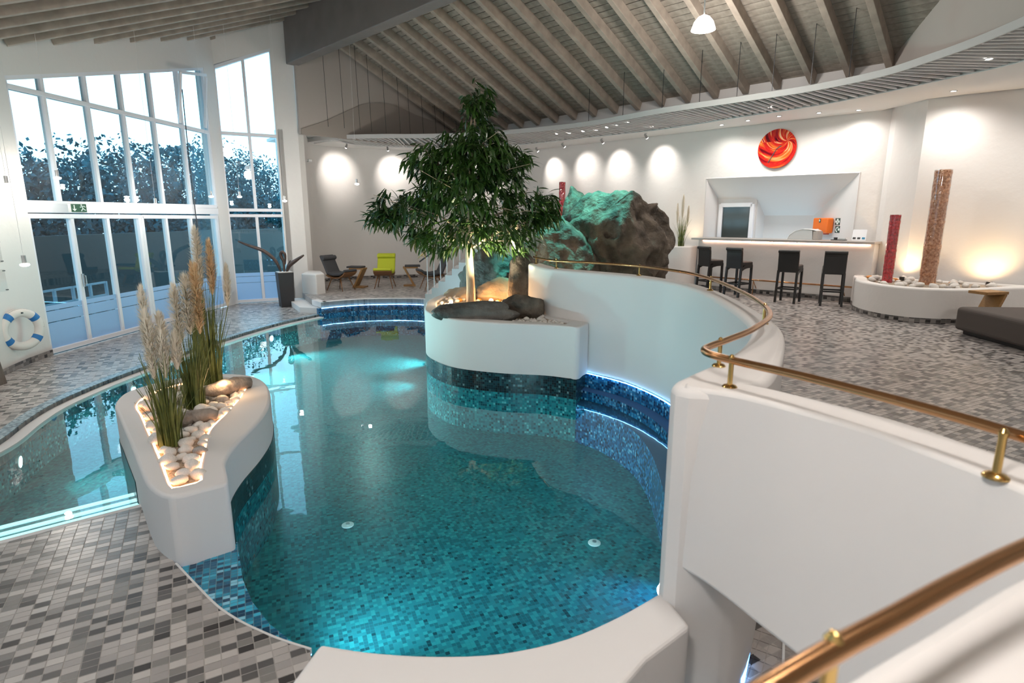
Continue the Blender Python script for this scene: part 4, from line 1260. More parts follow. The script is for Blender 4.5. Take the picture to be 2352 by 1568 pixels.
# ---- tree planter
TP_O = PLANT_F + [(0.96, 7.3), (0.62, 7.7), (0.40, 8.4), (0.35, 9.2), (0.0, 10.0), (-0.7, 10.35), (-1.2, 10.1)]
TP_O = [(-1.36, 9.3), (-1.33, 8.8), (-1.27, 8.3), (-1.08, 7.87), (-0.73, 7.46), (-0.15, 7.2), (0.41, 7.09), (0.72, 6.95), (0.81, 6.89), (0.90, 7.08), (0.96, 7.28), (0.60, 7.72), (0.40, 8.4), (0.35, 9.2), (0.0, 10.0), (-0.7, 10.35), (-1.2, 10.1)]
TP_T = [(-1.20, 9.3), (-1.17, 8.85), (-1.10, 8.4), (-0.94, 8.02), (-0.66, 7.66), (-0.12, 7.42), (0.38, 7.26), (0.60, 7.14), (0.66, 7.13), (0.70, 7.22), (0.70, 7.34), (0.45, 7.70), (0.28, 8.4), (0.22, 9.1), (-0.1, 9.8), (-0.7, 10.15), (-1.08, 9.95)]
tpl = thing('tree_planter', 'white curved planter with boulders holding the indoor tree', 'planter', (-0.4, 8.4, 0))
b, O_, T_ = basin('body', TP_O, TP_T, 0.2, 0.86, 0.06, 'plaster_smooth', tpl, n=140, bev=0.02); at_parent(b, tpl)
at_parent(G().prism([(p.x, p.y) for p in loop_resample(TP_T, 70)], 0.79, 0.83).build('gravel_bed', 'gravel', tpl), tpl)
at_parent(G().prism([(p.x * 0.97 - 0.4 * 0.03, p.y * 0.97 + 8.4 * 0.03) for p in loop_resample(TP_O, 70)], -0.2, 0.22).build('core', 'plaster_smooth', tpl), tpl)
tpp = [(p.x, p.y) for p in loop_resample(TP_T, 60)]
tpp_in = [((x + 0.35) * 0.93 - 0.35, (y - 8.3) * 0.94 + 8.3) for x, y in tpp]
scatter([(0.02, 7.45), (0.38, 7.31), (0.60, 7.2), (0.66, 7.26), (0.5, 7.5), (0.38, 7.62), (0.1, 7.58)], 45, 0.83, (0.022, 0.036), (('pebble', 5), ('pebble_grey', 1)), {'pebble': 'small white pebble in the narrow tip of the tree planter', 'pebble_grey': 'small grey pebble in the narrow tip of the tree planter'}, 'pebbles in the tip of the tree planter', 77)
scatter(tpp_in, 105, 0.83, (0.026, 0.055), (('pebble', 6), ('pebble_grey', 1.2), ('pebble_amber', 0.8)),
        {'pebble': 'white pebble in the bed around the indoor tree', 'pebble_grey': 'grey pebble in the bed around the indoor tree', 'pebble_amber': 'amber stone in the bed around the indoor tree'}, 'pebbles around the indoor tree', 9,
        avoid=[(-0.64, 8.85, 0.12), (-0.45, 7.70, 0.26), (-0.8, 7.8, 0.22), (-0.1, 7.6, 0.22), (0.22, 7.85, 0.22)])
rock('rock', (-0.47, 7.66, 0.90), (0.64, 0.21, 0.19), 3, 'rock_dark', 'long dark rock lying on the rim of the tree planter', sub=4, amp=0.25, rz=-0.16)
rock('rock', (0.20, 7.83, 0.95), (0.30, 0.24, 0.25), 8, 'rock', 'brown tilted rock beside the parapet in the tree planter', sub=4, amp=0.3, rz=0.6, lean=(-0.3, 0))
rock('rock', (-0.15, 9.75, 0.90), (0.60, 0.35, 0.26), 12, 'rock_tan', 'sandy rock lit by the amber lamp behind the tree', sub=4, amp=0.3)
rock('rock', (-0.80, 9.9, 0.83), (0.42, 0.32, 0.22), 15, 'rock_tan', 'low sandy rock behind the tree trunk', sub=4, amp=0.3)
rock('rock', (0.17, 8.98, 1.10), (0.30, 0.26, 0.62), 19, 'rock', 'upright brown rock at the end of the parapet', sub=4, amp=0.3)
ml = thing('amber_lamp', 'small amber lamp glowing among the pebbles by the tree', 'lamp', (-0.33, 9.0, 0.84))
g = G(); g.lathe([(0.03, 0), (0.03, 0.03), (0.0, 0.03)], n=12, cap=False); g.build('base', 'dark_metal', ml)
g = G(); g.lathe([(0.025, 0.03), (0.035, 0.055), (0.025, 0.08), (0, 0.09)], n=12, cap=False); g.build('bulb', 'bulb_warm', ml, smooth=True)
lamp('POINT', 'amber_light', (-0.33, 9.0, 0.97), 26, (1, 0.55, 0.22), 0.04, ml)
lamp('SPOT', 'tree_uplight', (-0.28, 8.45, 0.95), 260, (1, 0.88, 0.6), 0.04, ml, target=(-0.35, 8.5, 3), angle=110, blend=0.6)
ml2 = thing('amber_lamp', 'small white lamp among the pebbles left of the trunk', 'lamp', (-0.95, 8.9, 0.84))
g = G(); g.lathe([(0.03, 0), (0.03, 0.03), (0.0, 0.03)], n=12, cap=False); g.build('base', 'dark_metal', ml2)
g = G(); g.lathe([(0.022, 0.03), (0.03, 0.05), (0.02, 0.07), (0, 0.075)], n=12, cap=False); g.build('bulb', 'bulb', ml2, smooth=True)
lamp('POINT', 'amber_light', (-0.95, 8.9, 0.96), 8, (1, 0.7, 0.4), 0.04, ml2)

# ---- boulders of the waterfall
rock('boulder', (1.92, 10.9, 1.52), (0.98, 0.92, 1.42), 31, 'rock', 'huge brown boulder washed in turquoise light beside the bar', 'boulder', sub=6, amp=0.22, taper=0.06, ridge=0.5)
rock('boulder', (1.0, 10.7, 1.15), (1.0, 0.85, 1.05), 33, 'rock', 'lower boulder shoulder sloping towards the tree', 'boulder', sub=6, amp=0.25, ridge=0.4)
rock('boulder', (1.42, 11.7, 1.5), (0.5, 0.45, 1.35), 36, 'rock', 'pointed brown boulder tip behind the huge boulder', 'boulder', sub=5, amp=0.25)
rock('boulder', (-0.42, 11.2, 0.85), (0.72, 0.5, 0.78), 41, 'rock_dark', 'dark wet boulder beside the white steps', 'boulder', sub=5, amp=0.28, ridge=0.4)
rock('boulder', (0.25, 10.6, 0.75), (0.45, 0.4, 0.62), 44, 'rock', 'small boulder where the turquoise light ends', 'boulder', sub=5, amp=0.28)
tl_ = thing('spotlight', 'turquoise spotlight hung from the rafters above the boulders', 'spotlight', (1.4, 11.0, 6.1))
g = G(); g.tube([(0, 0, 0.0), (0, 0, 0.3)], 0.01, 6); g.build('rod', 'dark_metal', tl_)
g = G(); g.tube([(0, 0, 0.02), (0.02, 0.05, -0.1)], [0.04, 0.05], 14); g.build('head', 'dark_metal', tl_)
lamp('SPOT', 'turquoise_beam', (1.4, 11.0, 5.95), 2300, (0.14, 1.0, 0.86), 0.04, tl_, target=(1.15, 10.75, 2.0), angle=40, blend=0.5)

# ---- indoor tree
tree = thing('indoor_tree', 'indoor tree with long dark green leaves in the pool planter', 'tree', (-0.64, 8.85, 0.8))
rr = random.Random(4)
g = G(); g.tube([(0, 0, 0), (0.005, 0, 0.3), (-0.01, 0, 0.7), (-0.02, 0, 1.2), (0.0, 0, 1.7), (0.05, 0, 2.2), (0.1, 0, 2.7), (0.13, 0, 3.05)], [0.078, 0.066, 0.06, 0.055, 0.045, 0.034, 0.02, 0.008], 14)
g.build('trunk', 'bark', tree, smooth=True)
LOBES = [((0.13, 0, 2.95), (0.26, 0.26, 0.30)), ((0.10, 0, 2.45), (0.48, 0.48, 0.34)), ((-0.62, -0.05, 2.22), (0.34, 0.36, 0.26)), ((0.52, 0, 2.12), (0.38, 0.42, 0.34)),
         ((-0.90, -0.05, 1.55), (0.52, 0.5, 0.26)), ((-1.25, -0.05, 1.38), (0.30, 0.3, 0.14)), ((0.0, -0.05, 1.75), (0.72, 0.66, 0.48)), ((0.88, 0.05, 1.58), (0.46, 0.5, 0.24)), ((0.52, -0.05, 1.12), (0.55, 0.45, 0.28)), ((-0.42, -0.05, 1.12), (0.55, 0.45, 0.26)), ((1.05, 0, 1.36), (0.28, 0.3, 0.14)),
         ((0.0, 0, 2.1), (0.6, 0.55, 0.35))]
g = G()
for (c, r) in LOBES:
    c = Vector(c)
    z0 = max(0.9, c.z - 0.45)
    a = Vector((0.0, 0, z0)); 
    g.tube([a, a.lerp(c, 0.5) + Vector((0, 0, 0.08)), c], [0.022, 0.014, 0.006], 6)
    for k in range(5):
        e = c + Vector((rr.uniform(-1, 1) * r[0], rr.uniform(-1, 1) * r[1], rr.uniform(-.6, .9) * r[2]))
        g.tube([a.lerp(c, 0.6), a.lerp(c, 0.8).lerp(e, 0.4), e], [0.008, 0.006, 0.003], 5)
g.build('branches', 'bark', tree, smooth=True)
def leaf_mesh(L, w_, bend):
    vs = []
    for k in range(5):
        q = k / 4
        ww = w_ * math.sin(math.pi * (0.08 + 0.9 * q)) ** 0.8
        z = -bend * q * q * L
        vs += [(L * q, -ww, z + 0.15 * ww), (L * q, 0, z), (L * q, ww, z + 0.15 * ww)]
    fs = []
    for k in range(4):
        for j in range(2):
            a = k * 3 + j
            fs.append((a, a + 1, a + 4, a + 3))
    return vs, fs
LV = [leaf_mesh(0.17, 0.017, 0.25), leaf_mesh(0.20, 0.018, 0.45), leaf_mesh(0.15, 0.016, 0.15)]
leaves = []
for (c, r) in LOBES:
    vol = r[0] * r[1] * r[2]
    ntw = int(26 + 560 * vol)
    for i in range(ntw):
        while True:
            p = Vector((rr.uniform(-1, 1), rr.uniform(-1, 1), rr.uniform(-1, 1)))
            if 0.25 < p.length < 1: break
        tw = Vector(c) + Vector((p.x * r[0], p.y * r[1], p.z * r[2]))
        outd = Vector((tw.x, tw.y, 0))
        base_a = math.atan2(outd.y, outd.x) if outd.length > 0.05 else rr.uniform(0, 6.28)
        for k in range(9):
            a = base_a + rr.gauss(0, 1.0)
            pitch = rr.gauss(0.45, 0.45)
            pos = tw + Vector((rr.uniform(-.05, .05), rr.uniform(-.05, .05), rr.uniform(-.05, .05)))
            R_ = Matrix.Rotation(a, 3, 'Z') @ Matrix.Rotation(pitch, 3, 'Y') @ Matrix.Rotation(rr.uniform(-.6, .6), 3, 'X')
            leaves.append((pos, R_, rr.randrange(3), rr.uniform(0.8, 1.2)))
leaves.sort(key=lambda q: q[0].y)
g = G()
lm = []
for vs, fs in LV:
    me = bpy.data.meshes.new('leaf'); me.from_pydata(vs, [], fs); me.polygons.foreach_set('use_smooth', [True] * len(fs)); me.materials.append(M['leaf']); lm.append(me)
for i, (pos, R_, k, s_) in enumerate(leaves):
    if i < 300:
        o = bpy.data.objects.new('leaf', lm[k])
        o.matrix_basis = Matrix.Translation(pos) @ (R_ * s_).to_4x4()
        o.parent = tree
        col.objects.link(o)
    else:
        vs, fs = LV[k]
        g.add([pos + R_ @ (Vector(v) * s_) for v in vs], fs)
o = g.build('foliage', 'leaf', tree, fix=False, smooth=True); o['kind'] = 'stuff'

# ================================================================ HANDRAILS
RAIL = [(0.33, 8.72, 1.60), (0.45, 8.2, 1.60), (0.62, 7.78, 1.60), (1.04, 7.33, 1.61), (1.48, 6.82, 1.61), (1.78, 6.08, 1.61), (1.84, 5.4, 1.61), (1.79, 4.7, 1.61), (1.67, 3.9, 1.61), (1.50, 3.3, 1.61),
        (1.22, 2.85, 1.61), (1.0, 2.59, 1.61), (0.86, 2.44, 1.61), (0.81, 2.36, 1.61), (0.815, 2.28, 1.61), (0.88, 2.16, 1.61), (1.03, 1.94, 1.61), (1.19, 1.64, 1.61), (1.28, 1.43, 1.61), (1.36, 1.15, 1.61), (1.38, 0.8, 1.61)]
hr = thing('handrail', 'copper handrail on brass posts along the curved white parapet', 'handrail', (1.2, 5, 1.5))
o = G().tube(catmull(RAIL, 8), 0.0155, 12).build('rail', 'copper', hr, smooth=True); at_parent(o, hr)
def post(x, y, z0, z1, parent):
    g = G(); g.lathe([(0.030, 0.0), (0.030, 0.004), (0.024, 0.010), (0.010, 0.014), (0.0095, z1 - z0), (0.012, z1 - z0 + 0.018), (0.006, z1 - z0 + 0.028), (0.0, z1 - z0 + 0.03)], (x, y, z0), 16, cap=False)
    return at_parent(g.build('post', 'brass', parent, smooth='angle'), parent)
for x, y in ((0.36, 8.65), (0.60, 7.82), (1.50, 6.80), (1.85, 5.35), (1.60, 3.6), (0.935, 2.52), (0.86, 2.185), (1.245, 1.375), (1.37, 0.95)):
    post(x, y, 1.5, 1.605, hr)
hn = thing('handrail', 'thick copper handrail on the near white parapet, out of focus', 'handrail', (0.5, 0.6, 1.47))
NR = [(0.08, 0.42, 1.62), (0.20, 0.508, 1.62), (0.313, 0.575, 1.62), (0.415, 0.632, 1.62), (0.517, 0.685, 1.62), (0.66, 0.762, 1.62), (0.84, 0.852, 1.62), (1.1, 0.97, 1.62)]
o = G().tube(catmull(NR, 8), 0.0155, 14).build('rail', 'copper', hn, smooth=True); at_parent(o, hn)
for x, y in ((0.405, 0.63),):
    post(x, y, 1.47, 1.615, hn)

# ================================================================ BAR
bar = thing('bar_counter', 'white plaster bar with pale stone worktop and warm light strip', 'bar', SR(13.6, -5.0, Z_BAR))
def slab_sr(g, s0, s1, r0, r1, z0, z1):
    g.add([SR(s, r, z) for s, r in ((s0, r0), (s0, r1), (s1, r1), (s1, r0)) for z in (z0, z1)], [(0, 1, 3, 2), (2, 3, 5, 4), (4, 5, 7, 6), (6, 7, 1, 0), (1, 7, 5, 3), (0, 2, 4, 6)])
    return g
o = slab_sr(G(), 13.45, 13.98, -6.93, -3.12, Z_BAR + 0.1, 1.66).build('front', 'plaster', bar, bevel=0.01); at_parent(o, bar)
o = slab_sr(G(), 13.24, 14.12, -7.02, -3.08, 1.662, 1.71).build('worktop', 'counter', bar, bevel=0.006); at_parent(o, bar)
g = G(); g.ribbon([(SR(13.45, -6.93).x, SR(13.45, -6.93).y), (SR(13.45, -3.12).x, SR(13.45, -3.12).y)], Z_BAR, Z_BAR + 0.1, 0.02, side=1); o = g.build('skirting', 'deck_uv', bar); at_parent(o, bar)
g = G(); g.tube([SR(13.43, -6.8, 1.640), SR(13.43, -3.2, 1.640)], 0.009, 6); at_parent(g.build('light_strip', 'led_bar', bar), bar)
g = G()
for r in (-6.6, -6.1, -5.6, -5.1, -4.6, -4.1, -3.6):
    g.box(SR(13.40, r, 1.645), (0.012, 0.012, 0.03))
at_parent(g.build('bracket', 'steel', bar), bar)
fr_ = thing('foot_rail', 'copper foot rail on brackets along the foot of the bar', 'rail', SR(13.2, -5, Z_BAR))
at_parent(G().tube([SR(13.22, -6.7, 0.79), SR(13.22, -3.36, 0.79)], 0.018, 10).build('tube', 'copper', fr_, smooth=True), fr_)
for r in (-6.5, -5.4, -3.55):
    g = G(); g.tube([SR(13.22, r, 0.79), SR(13.22, r, 0.455)], 0.009, 6); g.tube([SR(13.22, r, 0.77), SR(13.41, r, 0.58)], 0.009, 6)
    at_parent(g.build('bracket', 'copper', fr_), fr_)

def extr(g, pts, t, w_, axis='y'):
    """sheet bent along a profile of (x, z) points, thickness t, width w_ along y"""
    n = len(pts); vs = []
    P = [Vector((p[0], 0, p[1])) for p in pts]
    for i in range(n):
        d = (P[min(i + 1, n - 1)] - P[max(i - 1, 0)]).normalized()
        nn_ = Vector((-d.z, 0, d.x)) * t / 2
        for yy in (-w_ / 2, w_ / 2):
            a, b_ = P[i] - nn_, P[i] + nn_
            vs += [(a.x, yy, a.z), (b_.x, yy, b_.z)]
    fs = []
    for i in range(n - 1):
        a, b_ = i * 4, i * 4 + 4
        fs += [(a, a + 2, b_ + 2, b_), (a + 1, b_ + 1, b_ + 3, a + 3), (a, b_, b_ + 1, a + 1), (a + 2, a + 3, b_ + 3, b_ + 2)]
    fs += [(0, 1, 3, 2), (4 * n - 4, 4 * n - 2, 4 * n - 1, 4 * n - 3)]
    g.add(vs, fs)
    return g
# bar stools: +x is the sitting direction
def make_stool():
    t = thing('bar_stool', '', 'bar stool')
    g = extr(G(), [(-0.185, 0.63), (-0.19, 0.8), (-0.20, 0.98), (-0.215, 1.05)], 0.055, 0.40); bk = g.build('backrest', 'black_leather', t, bevel=0.018, seg=3)
    g = G(); g.tube([(-0.225, -0.20, 1.055), (-0.225, 0.20, 1.055)], 0.034, 12); g.build('top_roll', 'black_leather', bk, smooth='angle')
    g = G(); g.box((0.01, 0, 0.735), (0.38, 0.40, 0.09)); se = g.build('seat', 'black_leather', t, bevel=0.025, seg=3)
    for y in (-0.185, 0.185):
        g = extr(G(), [(-0.17, 0.62), (-0.10, 0.655), (0.0, 0.675), (0.10, 0.68), (0.19, 0.675)], 0.075, 0.03)
        for i in range(len(g.v)): g.v[i] = (g.v[i][0], g.v[i][1] + y, g.v[i][2])
        g.build('apron', 'black_leather', se)
        g = G(); g.bar((-0.19, y * 0.98, 0.66), (-0.235, y, 0.0), 0.042, 0.042, up=(1, 0, 0)); g.build('leg', 'stool_leg', t)
        g = G(); g.bar((0.175, y * 0.98, 0.70), (0.175, y, 0.0), 0.042, 0.042, up=(1, 0, 0)); g.build('leg', 'stool_leg', t)
        g = G(); g.bar((-0.21, y, 0.29), (0.175, y, 0.29), 0.022, 0.032); g.build('stretcher', 'stool_leg', t)
    g = G(); g.bar((0.175, -0.185, 0.29), (0.175, 0.185, 0.29), 0.022, 0.032); g.build('stretcher', 'stool_leg', t)
    g = G(); g.bar((-0.213, -0.185, 0.29), (-0.213, 0.185, 0.29), 0.022, 0.032); g.build('stretcher', 'stool_leg', t)
    return t
st0 = make_stool()
SL = [((4.66, 13.55), 22, 'black leather bar stool beside the round white planter'), ((5.10, 12.95), 33, 'second black leather bar stool from the round white planter'),
      ((5.80, 12.02), 50, 'third black leather bar stool from the round white planter'), ((6.46, 11.58), 64, 'black leather bar stool beside the curved planter with glowing columns')]
for i, ((x, y), a, lb) in enumerate(SL):
    o = st0 if i == 0 else copy_tree(st0)
    o.location = (x, y, Z_BAR); o.rotation_euler = (0, 0, math.radians(a)); o['label'] = lb; o['group'] = 'bar stools'

# things on the counter
mc = thing('display_hood', 'pale grey rounded hood standing on the bar worktop', 'appliance', SR(13.9, -4.62, 1.712))
mc.rotation_euler = (0, 0, math.radians(-45))
g = extr(G(), [(-0.32, 0.0), (-0.27, 0.1), (-0.16, 0.185), (0.0, 0.225), (0.2, 0.215), (0.29, 0.19)], 0.012, 0.34); g.build('hood', 'white_plastic', mc, smooth='angle')
g = G(); g.add([(x, -0.165, z) for x, z in ((-0.31, 0), (-0.26, 0.1), (-0.15, 0.18), (0, 0.215), (0.2, 0.2), (0.22, 0))] + [(x, 0.165, z) for x, z in ((-0.31, 0), (-0.26, 0.1), (-0.15, 0.18), (0, 0.215), (0.2, 0.2), (0.22, 0))],
        [(0, 1, 2, 3, 4, 5), (11, 10, 9, 8, 7, 6)] + [(i, i + 6, (i + 1) % 6 + 6, (i + 1) % 6) for i in range(6)]); g.build('body', 'grey_plastic', mc)
g = G(); g.box((0.27, 0, 0.09), (0.1, 0.33, 0.18)); g.build('end_panel', 'counter', mc, bevel=0.01)
tr_ = thing('tray', 'dark tray with small pots on the bar worktop', 'tray', SR(13.7, -3.86, 1.712), math.radians(-45))
g = G(); g.box((0, 0, 0.008), (0.28, 0.16, 0.016)); g.build('base', 'ink', tr_, bevel=0.004)
for x in (-0.08, -0.05):
    g = G(); g.lathe([(0.02, 0.016), (0.025, 0.06), (0.0, 0.06)], (x, 0, 0), 12, cap=False); g.build('pot', 'dark_metal', tr_)
g = G(); g.box((0.06, 0.0, 0.03), (0.12, 0.08, 0.028)); g.build('card_box', 'grey_plastic', tr_)
cs = thing('card_stand', 'white tent card with small pictures standing on the bar worktop', 'sign', SR(13.75, -3.5, 1.712), math.radians(-45))
lean = Matrix.Rotation(math.radians(-14), 3, 'X')
g = G(); g.box((0, 0.02, 0.115), (0.26, 0.008, 0.23), mat=lean); g.build('card', 'paper', cs)
for x, mt in ((-0.085, 'ink'), (0.0, 'ink'), (0.085, 'ink_blue')):
    g = G(); g.box((x, -0.001, 0.05), (0.055, 0.006, 0.04), mat=lean); g.build('picture', mt, cs)
aed = thing('first_aid_box', 'orange first aid cabinet with white cross hung beside the hatch', 'first aid box', (7.14, 13.33, 2.01), math.radians(-84))
aed.rotation_euler = (0, 0, math.atan2(-0.66, 0.10))
ax = math.atan2(13.06 - 13.73, 7.22 - 7.12)
aed.rotation_euler = (0, 0, ax)
g = G(); g.box((0, -0.08, 0), (0.50, 0.16, 0.34)); g.build('case', 'orange', aed, bevel=0.03, seg=3)
g = G(); g.box((0.0, -0.165, 0.11), (0.055, 0.01, 0.085)); bd = g.build('badge', 'sign_dark', aed, bevel=0.006)
g = G(); g.box((0.0, -0.173, 0.115), (0.045, 0.006, 0.014)); g.box((0.0, -0.173, 0.115), (0.014, 0.006, 0.05)); g.build('cross', 'sign_white', bd)
for x in (-0.14, 0.14):
    g = G(); g.box((x, -0.08, -0.18), (0.07, 0.1, 0.03)); g.build('latch', pm('dark red latch', (0.4, 0.03, 0.01), 0.5), aed, bevel=0.006)
def text_mesh(txt, size, mat, parent, loc, rot, name='lettering'):
    cu = bpy.data.curves.new(name, 'FONT'); cu.body = txt; cu.size = size; cu.extrude = 0.001
    tmp = bpy.data.objects.new('tmp', cu)
    me = bpy.data.meshes.new_from_object(tmp)
    bpy.data.objects.remove(tmp); bpy.data.curves.remove(cu)
    me.name = name; me.materials.clear(); me.materials.append(M[mat])
    o = bpy.data.objects.new(name, me); o.location = loc; o.rotation_euler = rot; col.objects.link(o); o.parent = parent
    return o
text_mesh('Erste Hilfe', 0.045, 'paper', aed, (-0.2, -0.162, -0.10), (math.pi / 2, 0, 0))
for i, (x, y, z, kind) in enumerate(((7.205, 12.985, 2.10, 'cross'), (7.21, 12.97, 1.93, 'shower'))):
    sg = thing('safety_sign', 'small dark green safety sign with white cross' if kind == 'cross' else 'small dark green safety sign with white telephone symbol', 'sign', (x, y, z), ax)
    g = G(); g.box((0, 0, 0), (0.155, 0.006, 0.15)); g.build('plate', 'sign_dark', sg)
    g = G()
    if kind == 'cross':
        g.box((0, -0.005, 0), (0.05, 0.005, 0.12)); g.box((0, -0.005, 0), (0.13, 0.005, 0.045))
    else:
        g.tube([(0.03, -0.005, 0.05), (-0.03, -0.005, 0.03), (-0.045, -0.005, 0), (-0.03, -0.005, -0.04), (0.0, -0.005, -0.055)], 0.012, 6)
        g.box((0.045, -0.005, 0.0), (0.05, 0.005, 0.05))
    g.build('symbol', 'sign_white', sg)

# wall clock
ck = thing('wall_clock', 'round wall clock with red and orange swirl face', 'clock', SR(13.97, -5.43, 3.72), math.radians(-45))
m, nt, b_ = mat_base('swirl glass')
L_ = nt.links.new
tc = N(nt, 'ShaderNodeTexCoord'); mp = N(nt, 'ShaderNodeMapping'); mp.inputs['Location'].default_value = (-0.22, 0.0, -0.16)
L_(tc.outputs['Object'], mp.inputs[0])
sx = N(nt, 'ShaderNodeSeparateXYZ'); L_(mp.outputs[0], sx.inputs[0])
at = N(nt, 'ShaderNodeMath', operation='ARCTAN2'); L_(sx.outputs['Z'], at.inputs[0]); L_(sx.outputs['X'], at.inputs[1])
ln = N(nt, 'ShaderNodeVectorMath', operation='LENGTH'); L_(mp.outputs[0], ln.inputs[0])
ml_ = N(nt, 'ShaderNodeMath', operation='MULTIPLY_ADD'); ml_.inputs[1].default_value = 3.2; L_(ln.outputs['Value'], ml_.inputs[0]); L_(at.outputs[0], ml_.inputs[2])
nzz = N(nt, 'ShaderNodeTexNoise'); nzz.inputs['Scale'].default_value = 1.0; nzz.inputs['Detail'].default_value = 3; nzz.inputs['Distortion'].default_value = 0.6
cb = N(nt, 'ShaderNodeCombineXYZ'); L_(ml_.outputs[0], cb.inputs[0]); m2 = N(nt, 'ShaderNodeMath', operation='MULTIPLY'); m2.inputs[1].default_value = 2.2; L_(ln.outputs['Value'], m2.inputs[0]); L_(m2.outputs[0], cb.inputs[1])
mp2 = N(nt, 'ShaderNodeMapping'); mp2.inputs['Scale'].default_value = (2.6, 1.0, 1); L_(cb.outputs[0], mp2.inputs[0]); L_(mp2.outputs[0], nzz.inputs['Vector'])
rp = N(nt, 'ShaderNodeValToRGB'); els = rp.color_ramp.elements
for p_, c_ in ((0.30, (0.02, 0.004, 0.006)), (0.40, (0.32, 0.006, 0.015)), (0.47, (0.62, 0.03, 0.015)), (0.53, (0.5, 0.01, 0.015)), (0.60, (0.85, 0.20, 0.03)), (0.66, (0.82, 0.55, 0.32)), (0.72, (0.45, 0.01, 0.02))):
    e = els.new(p_); e.color = (*c_, 1)
els.remove(els[0]); els.remove(els[-1])
L_(nzz.outputs['Fac'], rp.inputs[0]); L_(rp.outputs[0], b_.inputs['Base Color']); b_.inputs['Roughness'].default_value = 0.08
g = G()
ring_ = [(0.43 * math.cos(2 * math.pi * k / 48), 0.43 * math.sin(2 * math.pi * k / 48)) for k in range(48)]
g.add([(x, -0.02, z) for x, z in ring_] + [(x, 0.0, z) for x, z in ring_], [tuple(range(48)), tuple(range(95, 47, -1))] + [(k, k + 48, (k + 1) % 48 + 48, (k + 1) % 48) for k in range(48)])
g.build('face', m, ck, bevel=0.004)
g = G(); g.bar((0, -0.028, 0), (-0.17, -0.028, -0.30), 0.016, 0.006, up=(0, 1, 0)); g.build('minute_hand', 'ink', ck)
g = G(); g.bar((0, -0.026, 0), (0.10, -0.026, 0.06), 0.02, 0.006, up=(0, 1, 0)); g.build('hour_hand', 'ink', ck)

# ================================================================ RIGHT PLANTER AND COLUMNS
RP_O = [(6.78, 11.35), (6.52, 10.9), (6.40, 10.3), (6.48, 9.8), (6.75, 9.48), (7.2, 9.36), (7.8, 9.42), (8.5, 9.62), (9.3, 9.65), (9.3, 9.7), (8.75, 10.15), (7.9, 10.86), (7.58, 11.2), (7.55, 11.6), (7.3, 12.0), (7.0, 11.8)]
RP_T = [(6.95, 11.25), (6.72, 10.85), (6.60, 10.35), (6.67, 9.95), (6.9, 9.66), (7.25, 9.55), (7.8, 9.62), (8.4, 9.82), (8.75, 9.9), (8.74, 9.95), (8.55, 10.2), (7.85, 10.78), (7.5, 11.12), (7.46, 11.5), (7.28, 11.8), (7.1, 11.6)]
rpl = thing('curved_planter', 'low curved white planter with glowing columns by the right wall', 'planter', (7.4, 10.2, Z_BAR))
b, O_, T_ = basin('body', RP_O, RP_T, Z_BAR + 0.09, 1.03, 0.06, 'plaster', rpl, n=110, bev=0.03); at_parent(b, rpl)
pth = [(p.x, p.y) for p in loop_resample(RP_O, 110)]
at_parent(G().ribbon(pth, Z_BAR, Z_BAR + 0.092, 0.03, closed=True, side=1).build('skirting', 'deck_uv', rpl), rpl)
at_parent(G().prism([(p.x, p.y) for p in loop_resample(RP_T, 70)], 0.96, 1.0).build('gravel_bed', 'gravel', rpl), rpl)
rpi = [((x - 7.4) * 0.92 + 7.4, (y - 10.4) * 0.92 + 10.4) for x, y in RP_T]
scatter(rpi, 50, 1.0, (0.04, 0.085), (('pebble', 5), ('pebble_grey', 1.3), ('pebble_amber', 0.5)), {'pebble': 'white pebble at the foot of the glowing columns', 'pebble_grey': 'grey stone at the foot of the glowing columns', 'pebble_amber': 'amber stone at the foot of the glowing columns'}, 'stones around the columns', 14, avoid=[(6.98, 10.7, 0.16), (7.5, 10.38, 0.22)])
def column(loc, r, h, mt, label, seed, tilt=(0, 0)):
    t = thing('light_column', label, 'column', loc)
    t.rotation_euler = (tilt[0], tilt[1], 0)
    rr = random.Random(seed)
    g = G(); n = 26
    prof = []
    for i in range(46):
        prof.append((r * 0.93 * (1 + rr.uniform(-.04, .04)), h * i / 45))
    g.lathe(prof, n=n)
    for i in range(len(g.v)):
        x, y, z = g.v[i]; k = 1 + rr.uniform(-.05, .05); g.v[i] = (x * k, y * k, z + rr.uniform(-.012, .012))
    g.build('shard_filling', mt, t)
    g = G(); g.lathe([(r, -0.01), (r, h + 0.015), (r - 0.006, h + 0.015), (r - 0.006, -0.01)], n=32, cap=False); g.build('tube', 'acrylic', t, smooth='angle')
    return t
column((6.98, 10.7, 1.0), 0.092, 1.22, 'red_glass', 'short column of red glass shards in the curved planter', 1)
column((7.5, 10.38, 1.0), 0.135, 1.98, 'amber_glass', 'tall column of amber glass shards in the curved planter', 2)
column((1.48, 17.5, Z_BAR), 0.10, 2.76, 'red_glass', 'tall red column standing behind the boulder', 3)
for i, (p, tg) in enumerate((((7.42, 10.95, 1.08), (7.75, 11.3, 1.9)), ((8.35, 10.05, 1.08), (8.6, 10.5, 1.7)))):
    l_ = thing('uplight', 'small warm uplight behind the amber column' if i == 0 else 'small warm uplight at the far end of the curved planter', 'lamp', p)
    g = G(); g.lathe([(0.04, -0.06), (0.045, 0.0), (0.035, 0.0), (0.03, -0.01), (0.0, -0.01)], n=16, cap=False); g.build('housing', 'dark_metal', l_)
    g = G(); g.lathe([(0.032, -0.006), (0.0, -0.004)], n=16, cap=False); g.build('lens', 'bulb_warm', l_)
    lamp('SPOT', 'uplight_beam', Vector(p) + Vector((0, 0, 0.03)), 36, (1, 0.68, 0.36), 0.05, l_, target=tg, angle=120, blend=0.9)

